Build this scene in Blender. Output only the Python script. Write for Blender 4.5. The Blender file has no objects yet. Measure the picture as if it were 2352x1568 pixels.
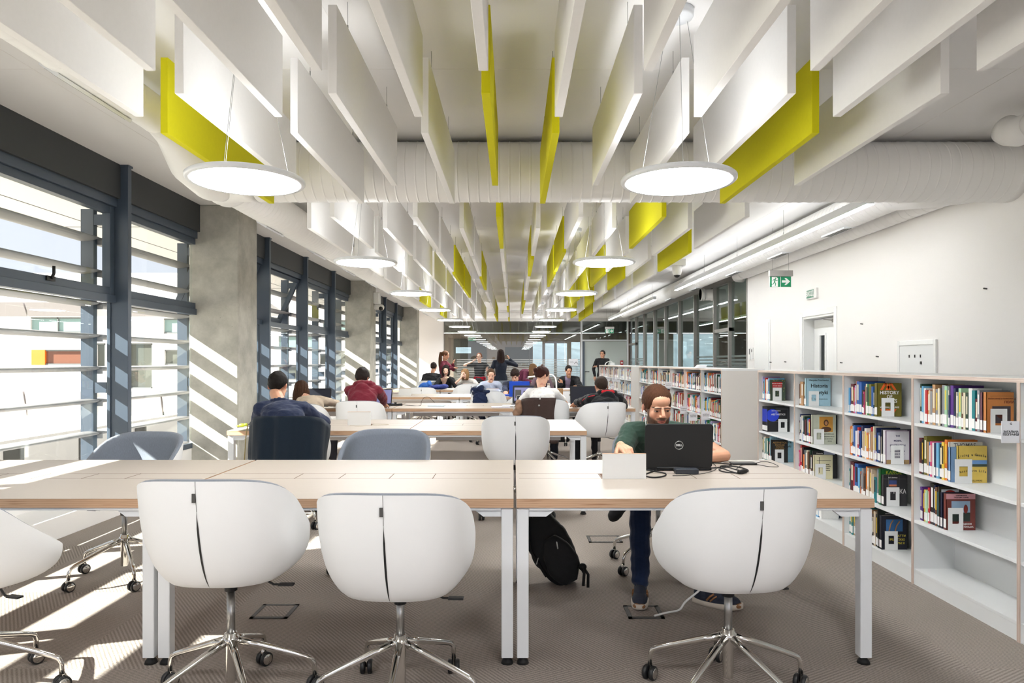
import bpy, math, random
import numpy as np
from mathutils import Vector, Matrix, noise as mnoise
random.seed(7)
C = bpy.context.scene.collection
PI = math.pi
F = 1575.0; VX = 1179.0; VY = 832.0; CZ = 1.34      # lens in pixels of the 2352 frame, horizon, eye height
def px(u, Y): return (u - VX) * Y / F
def pz(v, Y): return CZ - (v - VY) * Y / F
def P3(u, v, Y): return Vector((px(u, Y), Y, pz(v, Y)))

# ------------------------------------------------------------------ materials
M = {}
def nodes_of(name):
    m = bpy.data.materials.new(name); m.use_nodes = True
    nt = m.node_tree; b = nt.nodes['Principled BSDF']
    M[name] = m
    return m, nt, b
def lin(c): return tuple(((x/12.92) if x <= 0.04045 else ((x+0.055)/1.055)**2.4) for x in c)
def hexc(h): return lin(tuple(int(h[i:i+2], 16)/255 for i in (0, 2, 4)))
def mat(name, col, rough=0.6, metal=0.0, var=0.04, scale=30.0, bump=0.0, bscale=None, spec=0.5, stretch=None, sheen=0):
    m, nt, b = nodes_of(name)
    if isinstance(col, str): col = hexc(col)
    b.inputs['Roughness'].default_value = rough; b.inputs['Metallic'].default_value = metal
    b.inputs['Specular IOR Level'].default_value = spec
    if sheen: b.inputs['Sheen Weight'].default_value = sheen
    tc = nt.nodes.new('ShaderNodeTexCoord')
    mp = nt.nodes.new('ShaderNodeMapping'); nt.links.new(tc.outputs['Object'], mp.inputs['Vector'])
    if stretch: mp.inputs['Scale'].default_value = stretch
    n = nt.nodes.new('ShaderNodeTexNoise'); n.inputs['Scale'].default_value = scale; n.inputs['Detail'].default_value = 4
    nt.links.new(mp.outputs[0], n.inputs['Vector'])
    r = nt.nodes.new('ShaderNodeMix'); r.data_type = 'RGBA'
    lo = tuple(max(0, c*(1-var*2)) for c in col)+(1,); hi = tuple(min(1, c*(1+var*2)) for c in col)+(1,)
    r.inputs[6].default_value = lo; r.inputs[7].default_value = hi
    nt.links.new(n.outputs['Fac'], r.inputs[0]); nt.links.new(r.outputs[2], b.inputs['Base Color'])
    if bump:
        n2 = nt.nodes.new('ShaderNodeTexNoise'); n2.inputs['Scale'].default_value = bscale or scale*4; n2.inputs['Detail'].default_value = 3
        nt.links.new(mp.outputs[0], n2.inputs['Vector'])
        bp = nt.nodes.new('ShaderNodeBump'); bp.inputs['Strength'].default_value = bump; bp.inputs['Distance'].default_value = 0.004
        nt.links.new(n2.outputs['Fac'], bp.inputs['Height']); nt.links.new(bp.outputs[0], b.inputs['Normal'])
    return m
def emit(name, col, s):
    m, nt, b = nodes_of(name)
    b.inputs['Base Color'].default_value = (*col, 1); b.inputs['Emission Color'].default_value = (*col, 1); b.inputs['Emission Strength'].default_value = s
    return m
def glass(name, tint=(1, 1, 1), refl=1.0, rough=0.0):
    m = bpy.data.materials.new(name); m.use_nodes = True; nt = m.node_tree; nt.nodes.clear(); M[name] = m
    o = nt.nodes.new('ShaderNodeOutputMaterial'); t = nt.nodes.new('ShaderNodeBsdfTransparent'); g = nt.nodes.new('ShaderNodeBsdfGlossy')
    t.inputs[0].default_value = (*tint, 1); g.inputs['Roughness'].default_value = rough
    f = nt.nodes.new('ShaderNodeLayerWeight'); f.inputs[0].default_value = 0.5
    pw = nt.nodes.new('ShaderNodeMath'); pw.operation = 'POWER'; pw.inputs[1].default_value = 5.0; nt.links.new(f.outputs['Facing'], pw.inputs[0])
    mu = nt.nodes.new('ShaderNodeMath'); mu.operation = 'MULTIPLY_ADD'; mu.inputs[1].default_value = 0.8; mu.inputs[2].default_value = 0.04*refl; mu.use_clamp = True
    x = nt.nodes.new('ShaderNodeMixShader')
    nt.links.new(pw.outputs[0], mu.inputs[0]); nt.links.new(mu.outputs[0], x.inputs[0]); nt.links.new(t.outputs[0], x.inputs[1]); nt.links.new(g.outputs[0], x.inputs[2]); nt.links.new(x.outputs[0], o.inputs[0])
    return m
mat('wall_paint', 'F0EEEC', 0.75, var=0.012, scale=1.2, bump=0.15, bscale=60)
mat('ceiling_paint', 'F1F0EF', 0.85, var=0.02, scale=0.9, bump=0.2, bscale=25)
mat('dark_paint', '3A3D3F', 0.6, var=0.02)
mat('alu_dark', '465261', 0.38, var=0.02, scale=3, spec=0.6)
mat('alu_grey', '6C6E6E', 0.45, var=0.02, scale=3)
mat('louvre_paint', '9B989A', 0.55, var=0.03, scale=2)
mat('baffle_white', 'F4F3F1', 0.9, var=0.01, scale=40, bump=0.1, bscale=300)
mat('baffle_green', 'D6CF00', 0.9, var=0.02, scale=40, bump=0.1, bscale=300)
mat('duct_white', 'F3F2F0', 0.42, var=0.01, scale=2)
mat('slot_dark', '4C4B49', 0.7)
mat('white_metal', 'E9ECEF', 0.35, var=0.005)
mat('white_plastic', 'ECECEA', 0.4, var=0.005)
mat('white_gloss', 'F2F3F2', 0.25, var=0.005)
mat('grey_metal', '9B9894', 0.4, 0.3)
mat('black_plastic', '17181A', 0.45, var=0.05)
mat('laptop_black', '0E0F11', 0.6, var=0.05, scale=200)
mat('black_rubber', '111112', 0.7)
mat('chrome', 'D6D4D0', 0.09, 1.0, var=0.005)
mat('steel', 'A9A9A8', 0.3, 1.0, var=0.02)
mat('table_top', 'A79D92', 0.42, var=0.015, scale=5, stretch=(1, 12, 12), spec=0.45)
mat('groove', '5E4330', 0.8)
mat('shell_white', 'ECEDED', 0.55, var=0.008, scale=8, bump=0.05, bscale=400)
mat('fabric_grey', '6E7580', 0.9, var=0.12, scale=60, stretch=(6, 6, 1), bump=0.3, bscale=500, sheen=0.2)
mat('skin_plain', 'D8A58A', 0.5)
mat('shelf_white', 'E6E8E8', 0.45, var=0.006, scale=4)
mat('shelf_panel', 'D9D5D0', 0.5, var=0.01, scale=2)
mat('page', 'E8E2D2', 0.8, var=0.04, scale=80, stretch=(1, 1, 8))
mat('paper', 'F0F1F6', 0.7, var=0.01)
mat('label_white', 'F3F2F0', 0.6, var=0.03, scale=60)
mat('ink', '1B1D22', 0.6)
mat('exit_green', '00875A', 0.4, var=0.01)
mat('facade_white', 'D5D1D0', 0.8, var=0.01, scale=0.3)
mat('facade_shaded', 'A8A2A4', 0.8, var=0.02, scale=0.3)  # tone of the less lit tilted facets, shade put into the colour
mat('facade_orange', 'E8730F', 0.6)
mat('gravel', 'B0AA9E', 0.95, var=0.25, scale=30, bump=1.0, bscale=50)
mat('brown_wall', '8C7A70', 0.8, var=0.03, scale=0.5)
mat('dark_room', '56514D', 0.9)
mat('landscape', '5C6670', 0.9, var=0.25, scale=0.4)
mat('leaf', '4B6B33', 0.8, var=0.3, scale=1)
glass('window_glass', (0.95, 0.98, 0.97), 1.0)
glass('window_tint', (0.80, 0.88, 0.86), 1.6)
glass('far_glass', (0.86, 0.92, 0.90), 2.0)
glass('dark_glass', (0.25, 0.30, 0.30), 1.5)
emit('lamp_glow', (0.99, 0.995, 1.0), 24.0)
emit('added_lamp_uplight', (0.98, 0.99, 1.0), 6.5)  # added glow for the pendant tops, only to brighten the ceiling
emit('added_line_uplight', (0.98, 0.99, 1.0), 4.0)  # weaker added glow for the strip light tops, also for the ceiling
emit('line_glow', (0.99, 0.995, 1.0), 21.0)
emit('screen_dark', (0.012, 0.013, 0.018), 0.5); M['screen_dark'].node_tree.nodes['Principled BSDF'].inputs['Roughness'].default_value = 0.35; M['screen_dark'].node_tree.nodes['Principled BSDF'].inputs['Specular IOR Level'].default_value = 0.2
emit('screen_light', (0.10, 0.10, 0.19), 0.8)
emit('sign_lit', (1.0, 0.62, 0.2), 1.0)

# concrete
m, nt, b = nodes_of('concrete'); b.inputs['Roughness'].default_value = 0.85
tc = nt.nodes.new('ShaderNodeTexCoord')
n1 = nt.nodes.new('ShaderNodeTexNoise'); n1.inputs['Scale'].default_value = 3; n1.inputs['Detail'].default_value = 8; n1.inputs['Roughness'].default_value = 0.65
n2 = nt.nodes.new('ShaderNodeTexNoise'); n2.inputs['Scale'].default_value = 60; n2.inputs['Detail'].default_value = 4
v1 = nt.nodes.new('ShaderNodeTexVoronoi'); v1.inputs['Scale'].default_value = 6
for n in (n1, n2, v1): nt.links.new(tc.outputs['Object'], n.inputs['Vector'])
cr = nt.nodes.new('ShaderNodeValToRGB'); cr.color_ramp.elements[0].color = (*hexc('9D9B92'), 1); cr.color_ramp.elements[0].position = 0.3
cr.color_ramp.elements[1].color = (*hexc('CBC9BF'), 1); cr.color_ramp.elements[1].position = 0.72
nt.links.new(n1.outputs['Fac'], cr.inputs[0])
cr2 = nt.nodes.new('ShaderNodeValToRGB'); cr2.color_ramp.elements[0].position = 0.012; cr2.color_ramp.elements[1].position = 0.03; cr2.color_ramp.elements[0].color = (0.25, 0.24, 0.22, 1)
nt.links.new(v1.outputs['Distance'], cr2.inputs[0])
mx = nt.nodes.new('ShaderNodeMix'); mx.data_type = 'RGBA'; mx.blend_type = 'MULTIPLY'; mx.inputs[0].default_value = 1
nt.links.new(cr.outputs[0], mx.inputs[6]); nt.links.new(cr2.outputs[0], mx.inputs[7]); nt.links.new(mx.outputs[2], b.inputs['Base Color'])
bp = nt.nodes.new('ShaderNodeBump'); bp.inputs['Strength'].default_value = 0.3; bp.inputs['Distance'].default_value = 0.004
nt.links.new(n2.outputs['Fac'], bp.inputs['Height']); nt.links.new(bp.outputs[0], b.inputs['Normal'])

# plywood edge: thin layers stacked in z, grain along the edge
def plywood(name, c1, c2, c3, axis=2, layers=95.0):
    m, nt, b = nodes_of(name); b.inputs['Roughness'].default_value = 0.55
    tc = nt.nodes.new('ShaderNodeTexCoord'); sp = nt.nodes.new('ShaderNodeSeparateXYZ'); nt.links.new(tc.outputs['Object'], sp.inputs[0])
    no = nt.nodes.new('ShaderNodeTexNoise'); no.inputs['Scale'].default_value = 3; mp = nt.nodes.new('ShaderNodeMapping')
    sc = [1.5, 1.5, 1.5]; sc[axis] = 60; mp.inputs['Scale'].default_value = sc
    nt.links.new(tc.outputs['Object'], mp.inputs[0]); nt.links.new(mp.outputs[0], no.inputs['Vector'])
    mu = nt.nodes.new('ShaderNodeMath'); mu.operation = 'MULTIPLY'; mu.inputs[1].default_value = layers*2*PI/2
    nt.links.new(sp.outputs[axis], mu.inputs[0])
    si = nt.nodes.new('ShaderNodeMath'); si.operation = 'SINE'; nt.links.new(mu.outputs[0], si.inputs[0])
    mr = nt.nodes.new('ShaderNodeMapRange'); mr.inputs[1].default_value = -1; nt.links.new(si.outputs[0], mr.inputs[0])
    a = nt.nodes.new('ShaderNodeMix'); a.data_type = 'RGBA'; a.inputs[6].default_value = (*hexc(c1), 1); a.inputs[7].default_value = (*hexc(c2), 1); nt.links.new(mr.outputs[0], a.inputs[0])
    cr = nt.nodes.new('ShaderNodeValToRGB'); cr.color_ramp.elements[0].position = 0.3; cr.color_ramp.elements[1].position = 0.42; cr.color_ramp.elements[0].color = (1, 1, 1, 1); cr.color_ramp.elements[1].color = (0, 0, 0, 1)
    nt.links.new(no.outputs['Fac'], cr.inputs[0])
    d = nt.nodes.new('ShaderNodeMix'); d.data_type = 'RGBA'; nt.links.new(cr.outputs[0], d.inputs[0]); nt.links.new(a.outputs[2], d.inputs[6]); d.inputs[7].default_value = (*hexc(c3), 1)
    nt.links.new(d.outputs[2], b.inputs['Base Color'])
plywood('ply_edge', 'C6A07F', 'D2AE8E', 'A87C5C', 2, 230)
plywood('shelf_edge', 'C6B3A6', 'DCCDC2', 'B3988A', 2, 200)
plywood('shelf_edge_x', 'BBA596', 'D0BFB3', 'A48C7D', 1, 200)

# carpet: zigzag bands of ribs
m, nt, b = nodes_of('carpet'); b.inputs['Roughness'].default_value = 0.97; b.inputs['Specular IOR Level'].default_value = 0.1
tc = nt.nodes.new('ShaderNodeTexCoord'); sp = nt.nodes.new('ShaderNodeSeparateXYZ'); nt.links.new(tc.outputs['Object'], sp.inputs[0])
def mth(op, a, bb=None, c=None):
    n = nt.nodes.new('ShaderNodeMath'); n.operation = op
    for i, x in enumerate((a, bb, c)):
        if x is None: continue
        if isinstance(x, (int, float)): n.inputs[i].default_value = x
        else: nt.links.new(x, n.inputs[i])
    return n.outputs[0]
X, Y = sp.outputs[0], sp.outputs[1]
tx = mth('FLOOR', mth('MULTIPLY', X, 2.0)); ty = mth('FLOOR', mth('MULTIPLY', Y, 1.0))
sel = mth('MODULO', mth('ABSOLUTE', mth('ADD', tx, ty)), 2.0)
s1 = mth('ADD', mth('MULTIPLY', X, 0.80), mth('MULTIPLY', Y, 0.60)); s2 = mth('ADD', mth('MULTIPLY', X, -0.5), mth('MULTIPLY', Y, 0.866))
st = mth('ADD', mth('MULTIPLY', s1, sel), mth('MULTIPLY', s2, mth('SUBTRACT', 1.0, sel)))
rib = mth('SINE', mth('MULTIPLY', st, 2*PI/0.0165))
rb = mth('MULTIPLY_ADD', rib, 0.5, 0.5)
nz = nt.nodes.new('ShaderNodeTexNoise'); nz.inputs['Scale'].default_value = 160; nz.inputs['Detail'].default_value = 3; nt.links.new(tc.outputs['Object'], nz.inputs['Vector'])
h = mth('MULTIPLY_ADD', nz.outputs['Fac'], 0.9, mth('MULTIPLY', rb, 0.45))
cr = nt.nodes.new('ShaderNodeValToRGB'); cr.color_ramp.elements[0].position = 0.2; cr.color_ramp.elements[1].position = 0.95
cr.color_ramp.elements[0].color = (*hexc('726B66'), 1); cr.color_ramp.elements[1].color = (*hexc('A69C94'), 1)
nt.links.new(h, cr.inputs[0]); nt.links.new(cr.outputs[0], b.inputs['Base Color'])
bp = nt.nodes.new('ShaderNodeBump'); bp.inputs['Strength'].default_value = 0.7; bp.inputs['Distance'].default_value = 0.004
nt.links.new(h, bp.inputs['Height']); nt.links.new(bp.outputs[0], b.inputs['Normal'])

# skin material reads a colour attribute (skin, lips, brows, eyes)
m, nt, b = nodes_of('skin'); b.inputs['Roughness'].default_value = 0.5; b.inputs['Specular IOR Level'].default_value = 0.35
at = nt.nodes.new('ShaderNodeAttribute'); at.attribute_name = 'Col'; nt.links.new(at.outputs['Color'], b.inputs['Base Color'])
b.inputs['Subsurface Weight'].default_value = 0.08; b.inputs['Subsurface Radius'].default_value = (0.01, 0.004, 0.002)
def hairmat(name, c):
    m = mat(name, c, 0.62, var=0.28, scale=60, stretch=(3, 3, 0.6), bump=0.7, bscale=220, spec=0.18); return m
def cloth(name, c, var=0.07, **k):
    return mat(name, c, 0.88, var=var, scale=k.pop('scale', 90), bump=0.35, bscale=350, spec=0.2, sheen=0.15, **k)
def stripes(name, c1, c2, axis=2, freq=30.0, thr=0.0):
    m, nt, b = nodes_of(name); b.inputs['Roughness'].default_value = 0.85
    tc = nt.nodes.new('ShaderNodeTexCoord'); sp = nt.nodes.new('ShaderNodeSeparateXYZ'); nt.links.new(tc.outputs['Object'], sp.inputs[0])
    a = nt.nodes.new('ShaderNodeMath'); a.operation = 'MULTIPLY'; a.inputs[1].default_value = freq*2*PI; nt.links.new(sp.outputs[axis], a.inputs[0])
    s = nt.nodes.new('ShaderNodeMath'); s.operation = 'SINE'; nt.links.new(a.outputs[0], s.inputs[0])
    g = nt.nodes.new('ShaderNodeMath'); g.operation = 'GREATER_THAN'; g.inputs[1].default_value = thr; nt.links.new(s.outputs[0], g.inputs[0])
    x = nt.nodes.new('ShaderNodeMix'); x.data_type = 'RGBA'; x.inputs[6].default_value = (*hexc(c1), 1); x.inputs[7].default_value = (*hexc(c2), 1)
    nt.links.new(g.outputs[0], x.inputs[0]); nt.links.new(x.outputs[2], b.inputs['Base Color'])
    return m
def dots(name, c1, c2, scale=28, size=0.3):
    m, nt, b = nodes_of(name); b.inputs['Roughness'].default_value = 0.85
    tc = nt.nodes.new('ShaderNodeTexCoord'); v = nt.nodes.new('ShaderNodeTexVoronoi'); v.inputs['Scale'].default_value = scale; v.inputs['Randomness'].default_value = 0.25
    nt.links.new(tc.outputs['Object'], v.inputs['Vector'])
    g = nt.nodes.new('ShaderNodeMath'); g.operation = 'LESS_THAN'; g.inputs[1].default_value = size; nt.links.new(v.outputs['Distance'], g.inputs[0])
    x = nt.nodes.new('ShaderNodeMix'); x.data_type = 'RGBA'; x.inputs[6].default_value = (*hexc(c1), 1); x.inputs[7].default_value = (*hexc(c2), 1)
    nt.links.new(g.outputs[0], x.inputs[0]); nt.links.new(x.outputs[2], b.inputs['Base Color'])
    return m
_cm = {}
def colmat(h, rough=0.5):
    k = (h, rough)
    if k not in _cm: _cm[k] = mat('colour_'+h+('' if rough == 0.5 else '_m'), h, rough, var=0.05, scale=25)
    return _cm[k]

# ------------------------------------------------------------------ mesh helpers
class MB:
    def __init__(s): s.v = []; s.f = []; s.m = []; s.sm = []
    def add(s, vs, fs, mi=0, smooth=False):
        o = len(s.v); s.v += [tuple(p) for p in vs]
        for f in fs: s.f.append(tuple(i+o for i in f)); s.m.append(mi); s.sm.append(smooth)
        return s
    def box(s, x0, x1, y0, y1, z0, z1, mi=0):
        vs = [(x0,y0,z0),(x1,y0,z0),(x1,y1,z0),(x0,y1,z0),(x0,y0,z1),(x1,y0,z1),(x1,y1,z1),(x0,y1,z1)]
        return s.add(vs, [(0,3,2,1),(4,5,6,7),(0,1,5,4),(1,2,6,5),(2,3,7,6),(3,0,4,7)], mi)
    def obox(s, c, ax, ay, az, mi=0):
        c = Vector(c); ax = Vector(ax); ay = Vector(ay); az = Vector(az)
        vs = [c+a*ax+b_*ay+d*az for d in (-1, 1) for (a, b_) in ((-1,-1),(1,-1),(1,1),(-1,1))]
        return s.add(vs, [(0,3,2,1),(4,5,6,7),(0,1,5,4),(1,2,6,5),(2,3,7,6),(3,0,4,7)], mi)
    def ring(s, rings, closed_ends=True, mi=0, smooth=True):
        n = len(rings[0]); vs = [p for r in rings for p in r]; fs = []
        for i in range(len(rings)-1):
            for j in range(n):
                k = (j+1) % n; fs.append((i*n+j, i*n+k, (i+1)*n+k, (i+1)*n+j))
        if closed_ends: fs.append(tuple(range(n-1, -1, -1))); fs.append(tuple((len(rings)-1)*n+j for j in range(n)))
        return s.add(vs, fs, mi, smooth)
    def tube(s, pts, r, n=8, mi=0, caps=True):
        pts = [Vector(p) for p in pts]; rs = r if isinstance(r, (list, tuple)) else [r]*len(pts)
        rings = []; prev = None
        for i, p in enumerate(pts):
            d = (pts[min(i+1, len(pts)-1)] - pts[max(i-1, 0)])
            if d.length < 1e-9: d = Vector((0, 0, 1))
            d.normalize()
            if prev is None:
                u = d.orthogonal().normalized()
            else:
                u = prev - d*prev.dot(d)
                if u.length < 1e-6: u = d.orthogonal()
                u.normalize()
            prev = u; w = d.cross(u)
            rings.append([p + (u*math.cos(2*PI*j/n) + w*math.sin(2*PI*j/n))*rs[i] for j in range(n)])
        return s.ring(rings, caps, mi)
    def lathe(s, prof, n=24, mi=0, o=(0, 0, 0), axis='z'):
        rings = []
        for (r, z) in prof:
            rg = []
            for j in range(n):
                a = 2*PI*j/n; x, y = r*math.cos(a), r*math.sin(a)
                if axis == 'z': q = (o[0]+x, o[1]+y, o[2]+z)
                elif axis == 'y': q = (o[0]+x, o[1]+z, o[2]-y)
                else: q = (o[0]+z, o[1]+x, o[2]+y)
                rg.append(q)
            rings.append(rg)
        return s.ring(rings, True, mi)
    def ell(s, c, r, mi=0, n=16, k=10, R=None):
        c = Vector(c); rings = []
        if isinstance(r, (int, float)): r = (r, r, r)
        for i in range(k+1):
            t = -PI/2 + PI*(0.02 + 0.96*i/k)
            rg = []
            for j in range(n):
                a = 2*PI*j/n; q = Vector((r[0]*math.cos(t)*math.cos(a), r[1]*math.cos(t)*math.sin(a), r[2]*math.sin(t)))
                if R is not None: q = R @ q
                rg.append(c+q)
            rings.append(rg)
        return s.ring(rings, True, mi)
    def cap(s, a, b_, ra, rb, mi=0, n=12):
        a = Vector(a); b_ = Vector(b_); d = b_-a; L = d.length
        if L < 1e-6: return s.ell(a, ra, mi)
        d /= L; pts = []; rs = []
        for t in (-0.99, -0.8, -0.4): pts.append(a+d*ra*t); rs.append(ra*math.sqrt(1-t*t))
        for t in (0, 0.5, 1): pts.append(a+d*L*t); rs.append(ra+(rb-ra)*t)
        for t in (0.4, 0.8, 0.99): pts.append(b_+d*rb*t); rs.append(rb*math.sqrt(1-t*t))
        return s.tube(pts, rs, n, mi)
    def prism(s, poly, z0, z1, mi=0, plane='xy'):
        n = len(poly)
        def q(p, z): return (p[0], p[1], z) if plane == 'xy' else ((p[0], z, p[1]) if plane == 'xz' else (z, p[0], p[1]))
        vs = [q(p, z0) for p in poly] + [q(p, z1) for p in poly]
        return s.add(vs, [tuple(range(n-1, -1, -1)), tuple(range(n, 2*n))] + [(i, (i+1) % n, n+(i+1) % n, n+i) for i in range(n)], mi)
    def grid(s, rows, mi=0, smooth=True, flip=False):
        m_ = len(rows[0]); vs = [p for r in rows for p in r]; fs = []
        for i in range(len(rows)-1):
            for j in range(m_-1):
                f = (i*m_+j, i*m_+j+1, (i+1)*m_+j+1, (i+1)*m_+j); fs.append(f[::-1] if flip else f)
        return s.add(vs, fs, mi, smooth)
    def mesh(s, name, mats):
        me = bpy.data.meshes.new(name); me.from_pydata(s.v, [], s.f); me.update()
        for x in (mats if isinstance(mats, (list, tuple)) else [mats]): me.materials.append(M[x] if isinstance(x, str) else x)
        me.polygons.foreach_set('material_index', s.m); me.polygons.foreach_set('use_smooth', s.sm)
        return me
    def build(s, name, mats, parent=None, loc=None, bevel=0, seg=2, solid=0):
        me = s.mesh(name, mats); o = bpy.data.objects.new(name, me); C.objects.link(o)
        if parent: o.parent = parent
        if loc: o.location = loc
        if solid:
            md = o.modifiers.new('t', 'SOLIDIFY'); md.thickness = solid; md.offset = 0
        if bevel:
            md = o.modifiers.new('b', 'BEVEL'); md.width = bevel; md.segments = seg; md.limit_method = 'ANGLE'; md.angle_limit = 0.6
        return o
def tag(o, label=None, cat=None, group=None, kind=None):
    if label: o['label'] = label
    if cat: o['category'] = cat
    if group: o['group'] = group
    if kind: o['kind'] = kind
    return o
def empty(name, loc=(0, 0, 0), rz=0, label=None, cat=None, group=None):
    o = bpy.data.objects.new(name, None); C.objects.link(o); o.location = loc; o.rotation_euler = (0, 0, rz); o.empty_display_size = 0.1
    return tag(o, label, cat, group)
def struct(o): o['kind'] = 'structure'; return o
KIDS = {}
def kids(o): return [c for c in bpy.data.objects if c.parent == o]
def copy_tree(o, parent=None, cache=None):
    c = o.copy(); C.objects.link(c); c.parent = parent
    for ch in list(o.children): copy_tree(ch, c)
    return c
def text_part(name, body, size, m, parent, loc, rot, extrude=0.0006, align='CENTER', bold=0.0, xs=1.0, spacing=1.0):
    cu = bpy.data.curves.new(name, 'FONT'); cu.body = body; cu.size = size; cu.extrude = extrude; cu.align_x = align; cu.align_y = 'CENTER'; cu.resolution_u = 2
    cu.offset = bold; cu.space_character = spacing
    t = bpy.data.objects.new('tmp', cu); C.objects.link(t)
    dg = bpy.context.evaluated_depsgraph_get(); me = bpy.data.meshes.new_from_object(t.evaluated_get(dg)); me.name = name
    bpy.data.objects.remove(t)
    me.materials.clear(); me.materials.append(M[m] if isinstance(m, str) else m)
    o = bpy.data.objects.new(name, me); C.objects.link(o); o.parent = parent; o.location = loc; o.rotation_euler = rot; o.scale = (xs, 1, 1)
    return o
ordn = ['first', 'second', 'third', 'fourth', 'fifth', 'sixth', 'seventh', 'eighth', 'ninth', 'tenth', 'eleventh', 'twelfth', 'thirteenth', 'fourteenth', 'fifteenth', 'sixteenth', 'seventeenth', 'eighteenth', 'nineteenth', 'twentieth', 'twenty first', 'twenty second', 'twenty third', 'twenty fourth', 'twenty fifth', 'twenty sixth', 'twenty seventh', 'twenty eighth', 'twenty ninth', 'thirtieth', 'thirty first', 'thirty second', 'thirty third', 'thirty fourth', 'thirty fifth', 'thirty sixth', 'thirty seventh', 'thirty eighth', 'thirty ninth', 'fortieth']+['later']*40
# ================================================================== the room shell
ZC = 3.2; XW = 4.2; YB = 25.0; XM = -3.63
o = struct(MB().box(-3.84, 12, -6, 33, -0.25, 0).build('floor', 'carpet'))
o = struct(MB().box(-3.84, 12, -6, 33, ZC, ZC+0.3).build('ceiling', 'ceiling_paint'))
b = MB()
for y in (2.1, 4.35, 7.9, 11.6, 15.3, 19.0): b.box(-3.6, 4.19, y, y+0.005, ZC-0.0015, ZC)
for x in (-3.05, -1.0, 1.1, 3.2): b.box(x, x+0.005, -2, 24.5, ZC-0.0015, ZC)
struct(b.build('trim_1', 'wall_paint'))
# right wall, door, hatch
w = MB(); DY0, DY1 = 8.97, 9.95; DZ = 1.99
w.box(XW, XW+0.25, -6, DY0, 0, ZC); w.box(XW, XW+0.25, DY1, 12.3, 0, ZC); w.box(XW, XW+0.25, DY0, DY1, DZ, ZC)
struct(w.build('wall_right', 'wall_paint'))
d = empty('door_1', (XW, 9.46, 0)); struct(d)
f = MB()
f.box(-0.012, 0.0, -0.57, -0.49, 0, 2.07); f.box(-0.012, 0.0, 0.49, 0.57, 0, 2.07); f.box(-0.012, 0.0, -0.49, 0.49, 1.99, 2.07)
f.box(0, 0.2, -0.49, -0.46, 0, 1.99); f.box(0, 0.2, 0.46, 0.49, 0, 1.99); f.box(0, 0.2, -0.46, 0.46, 1.96, 1.99)
f.build('door_frame', 'white_gloss', d, bevel=0.003)
lf = MB(); lf.box(0.15, 0.19, -0.455, 0.10, 0.01, 1.95); lf.box(0.15, 0.19, 0.26, 0.455, 0.01, 1.95); lf.box(0.15, 0.19, 0.10, 0.26, 1.72, 1.95); lf.box(0.15, 0.19, 0.10, 0.26, 0.01, 0.7)
lf.box(0.14, 0.15, 0.07, 0.10, 0.67, 1.75); lf.box(0.14, 0.15, 0.26, 0.29, 0.67, 1.75); lf.box(0.14, 0.15, 0.10, 0.26, 1.72, 1.75)
lf.build('door_leaf', 'white_gloss', d)
MB().box(0.165, 0.175, 0.10, 0.26, 0.7, 1.72).build('door_pane', 'dark_glass', d)
MB().box(0.10, 0.15, -0.43, -0.2, 1.88, 1.93).tube([(0.12, -0.25, 1.9), (0.06, -0.05, 1.93), (0.14, 0.12, 1.94)], 0.006).build('door_closer', 'grey_metal', d)
t = MB(); t.box(XW-0.01, XW, 11.2, 11.92, 0, 2.05).box(XW-0.016, XW-0.01, 11.24, 11.88, 0, 2.0)
tag(t.build('wall_hatch', 'white_gloss', bevel=0.003), 'tall flush white service door without glass, set in the white wall', 'service door')
t = empty('electrical_cabinet', (XW, 7.13, 0), 0, 'shallow white framed electrical cabinet door in the wall above the shelving', 'cabinet')
MB().box(-0.02, 0, -0.34, -0.30, 0.5, 1.57).box(-0.02, 0, 0.30, 0.34, 0.5, 1.57).box(-0.02, 0, -0.3, 0.3, 1.52, 1.57).box(-0.02, 0, -0.3, 0.3, 0.5, 0.54).build('frame', 'white_gloss', t, bevel=0.003)
MB().box(-0.012, 0, -0.3, 0.3, 0.54, 1.52).build('door', 'shelf_white', t)
for y in (0.12, 0.02, -0.08): MB().box(-0.018, -0.012, y-0.006, y+0.006, 1.39, 1.42).build('latch', 'black_plastic', t)
MB().box(-0.02, -0.012, -0.1, -0.08, 1.32, 1.35).build('keyhole', 'black_plastic', t)
t = empty('thermostat', (XW, 12.08, 1.5), 0, 'small white wall controllers with dark display beside the glass wall', 'thermostat')
MB().box(-0.02, 0, -0.1, -0.02, -0.1, 0.1).box(-0.02, 0, 0.03, 0.09, -0.12, 0.1).build('housing', 'white_plastic', t, bevel=0.004)
MB().box(-0.022, -0.02, -0.075, -0.045, 0.02, 0.07).build('display', 'black_plastic', t); MB().box(-0.022, -0.02, 0.045, 0.075, -0.02, 0.08).build('display', 'black_plastic', t)
for (u, v) in ((1982, 744), (2267, 663), (2018, 819), (1935, 833), (1772, 832), (1806, 831)):
    Y = 4.2*F/(u-VX); z = pz(v, Y); tag(MB().tube([(0, 0, 0), (-0.03, 0, 0.004)], 0.007, 6).build('cable_stub', 'slot_dark', loc=(XW-0.001, Y, z)), 'short dark cable stub poking out of the bare white wall', 'cable stub', 'cable stubs in the white wall')

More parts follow.
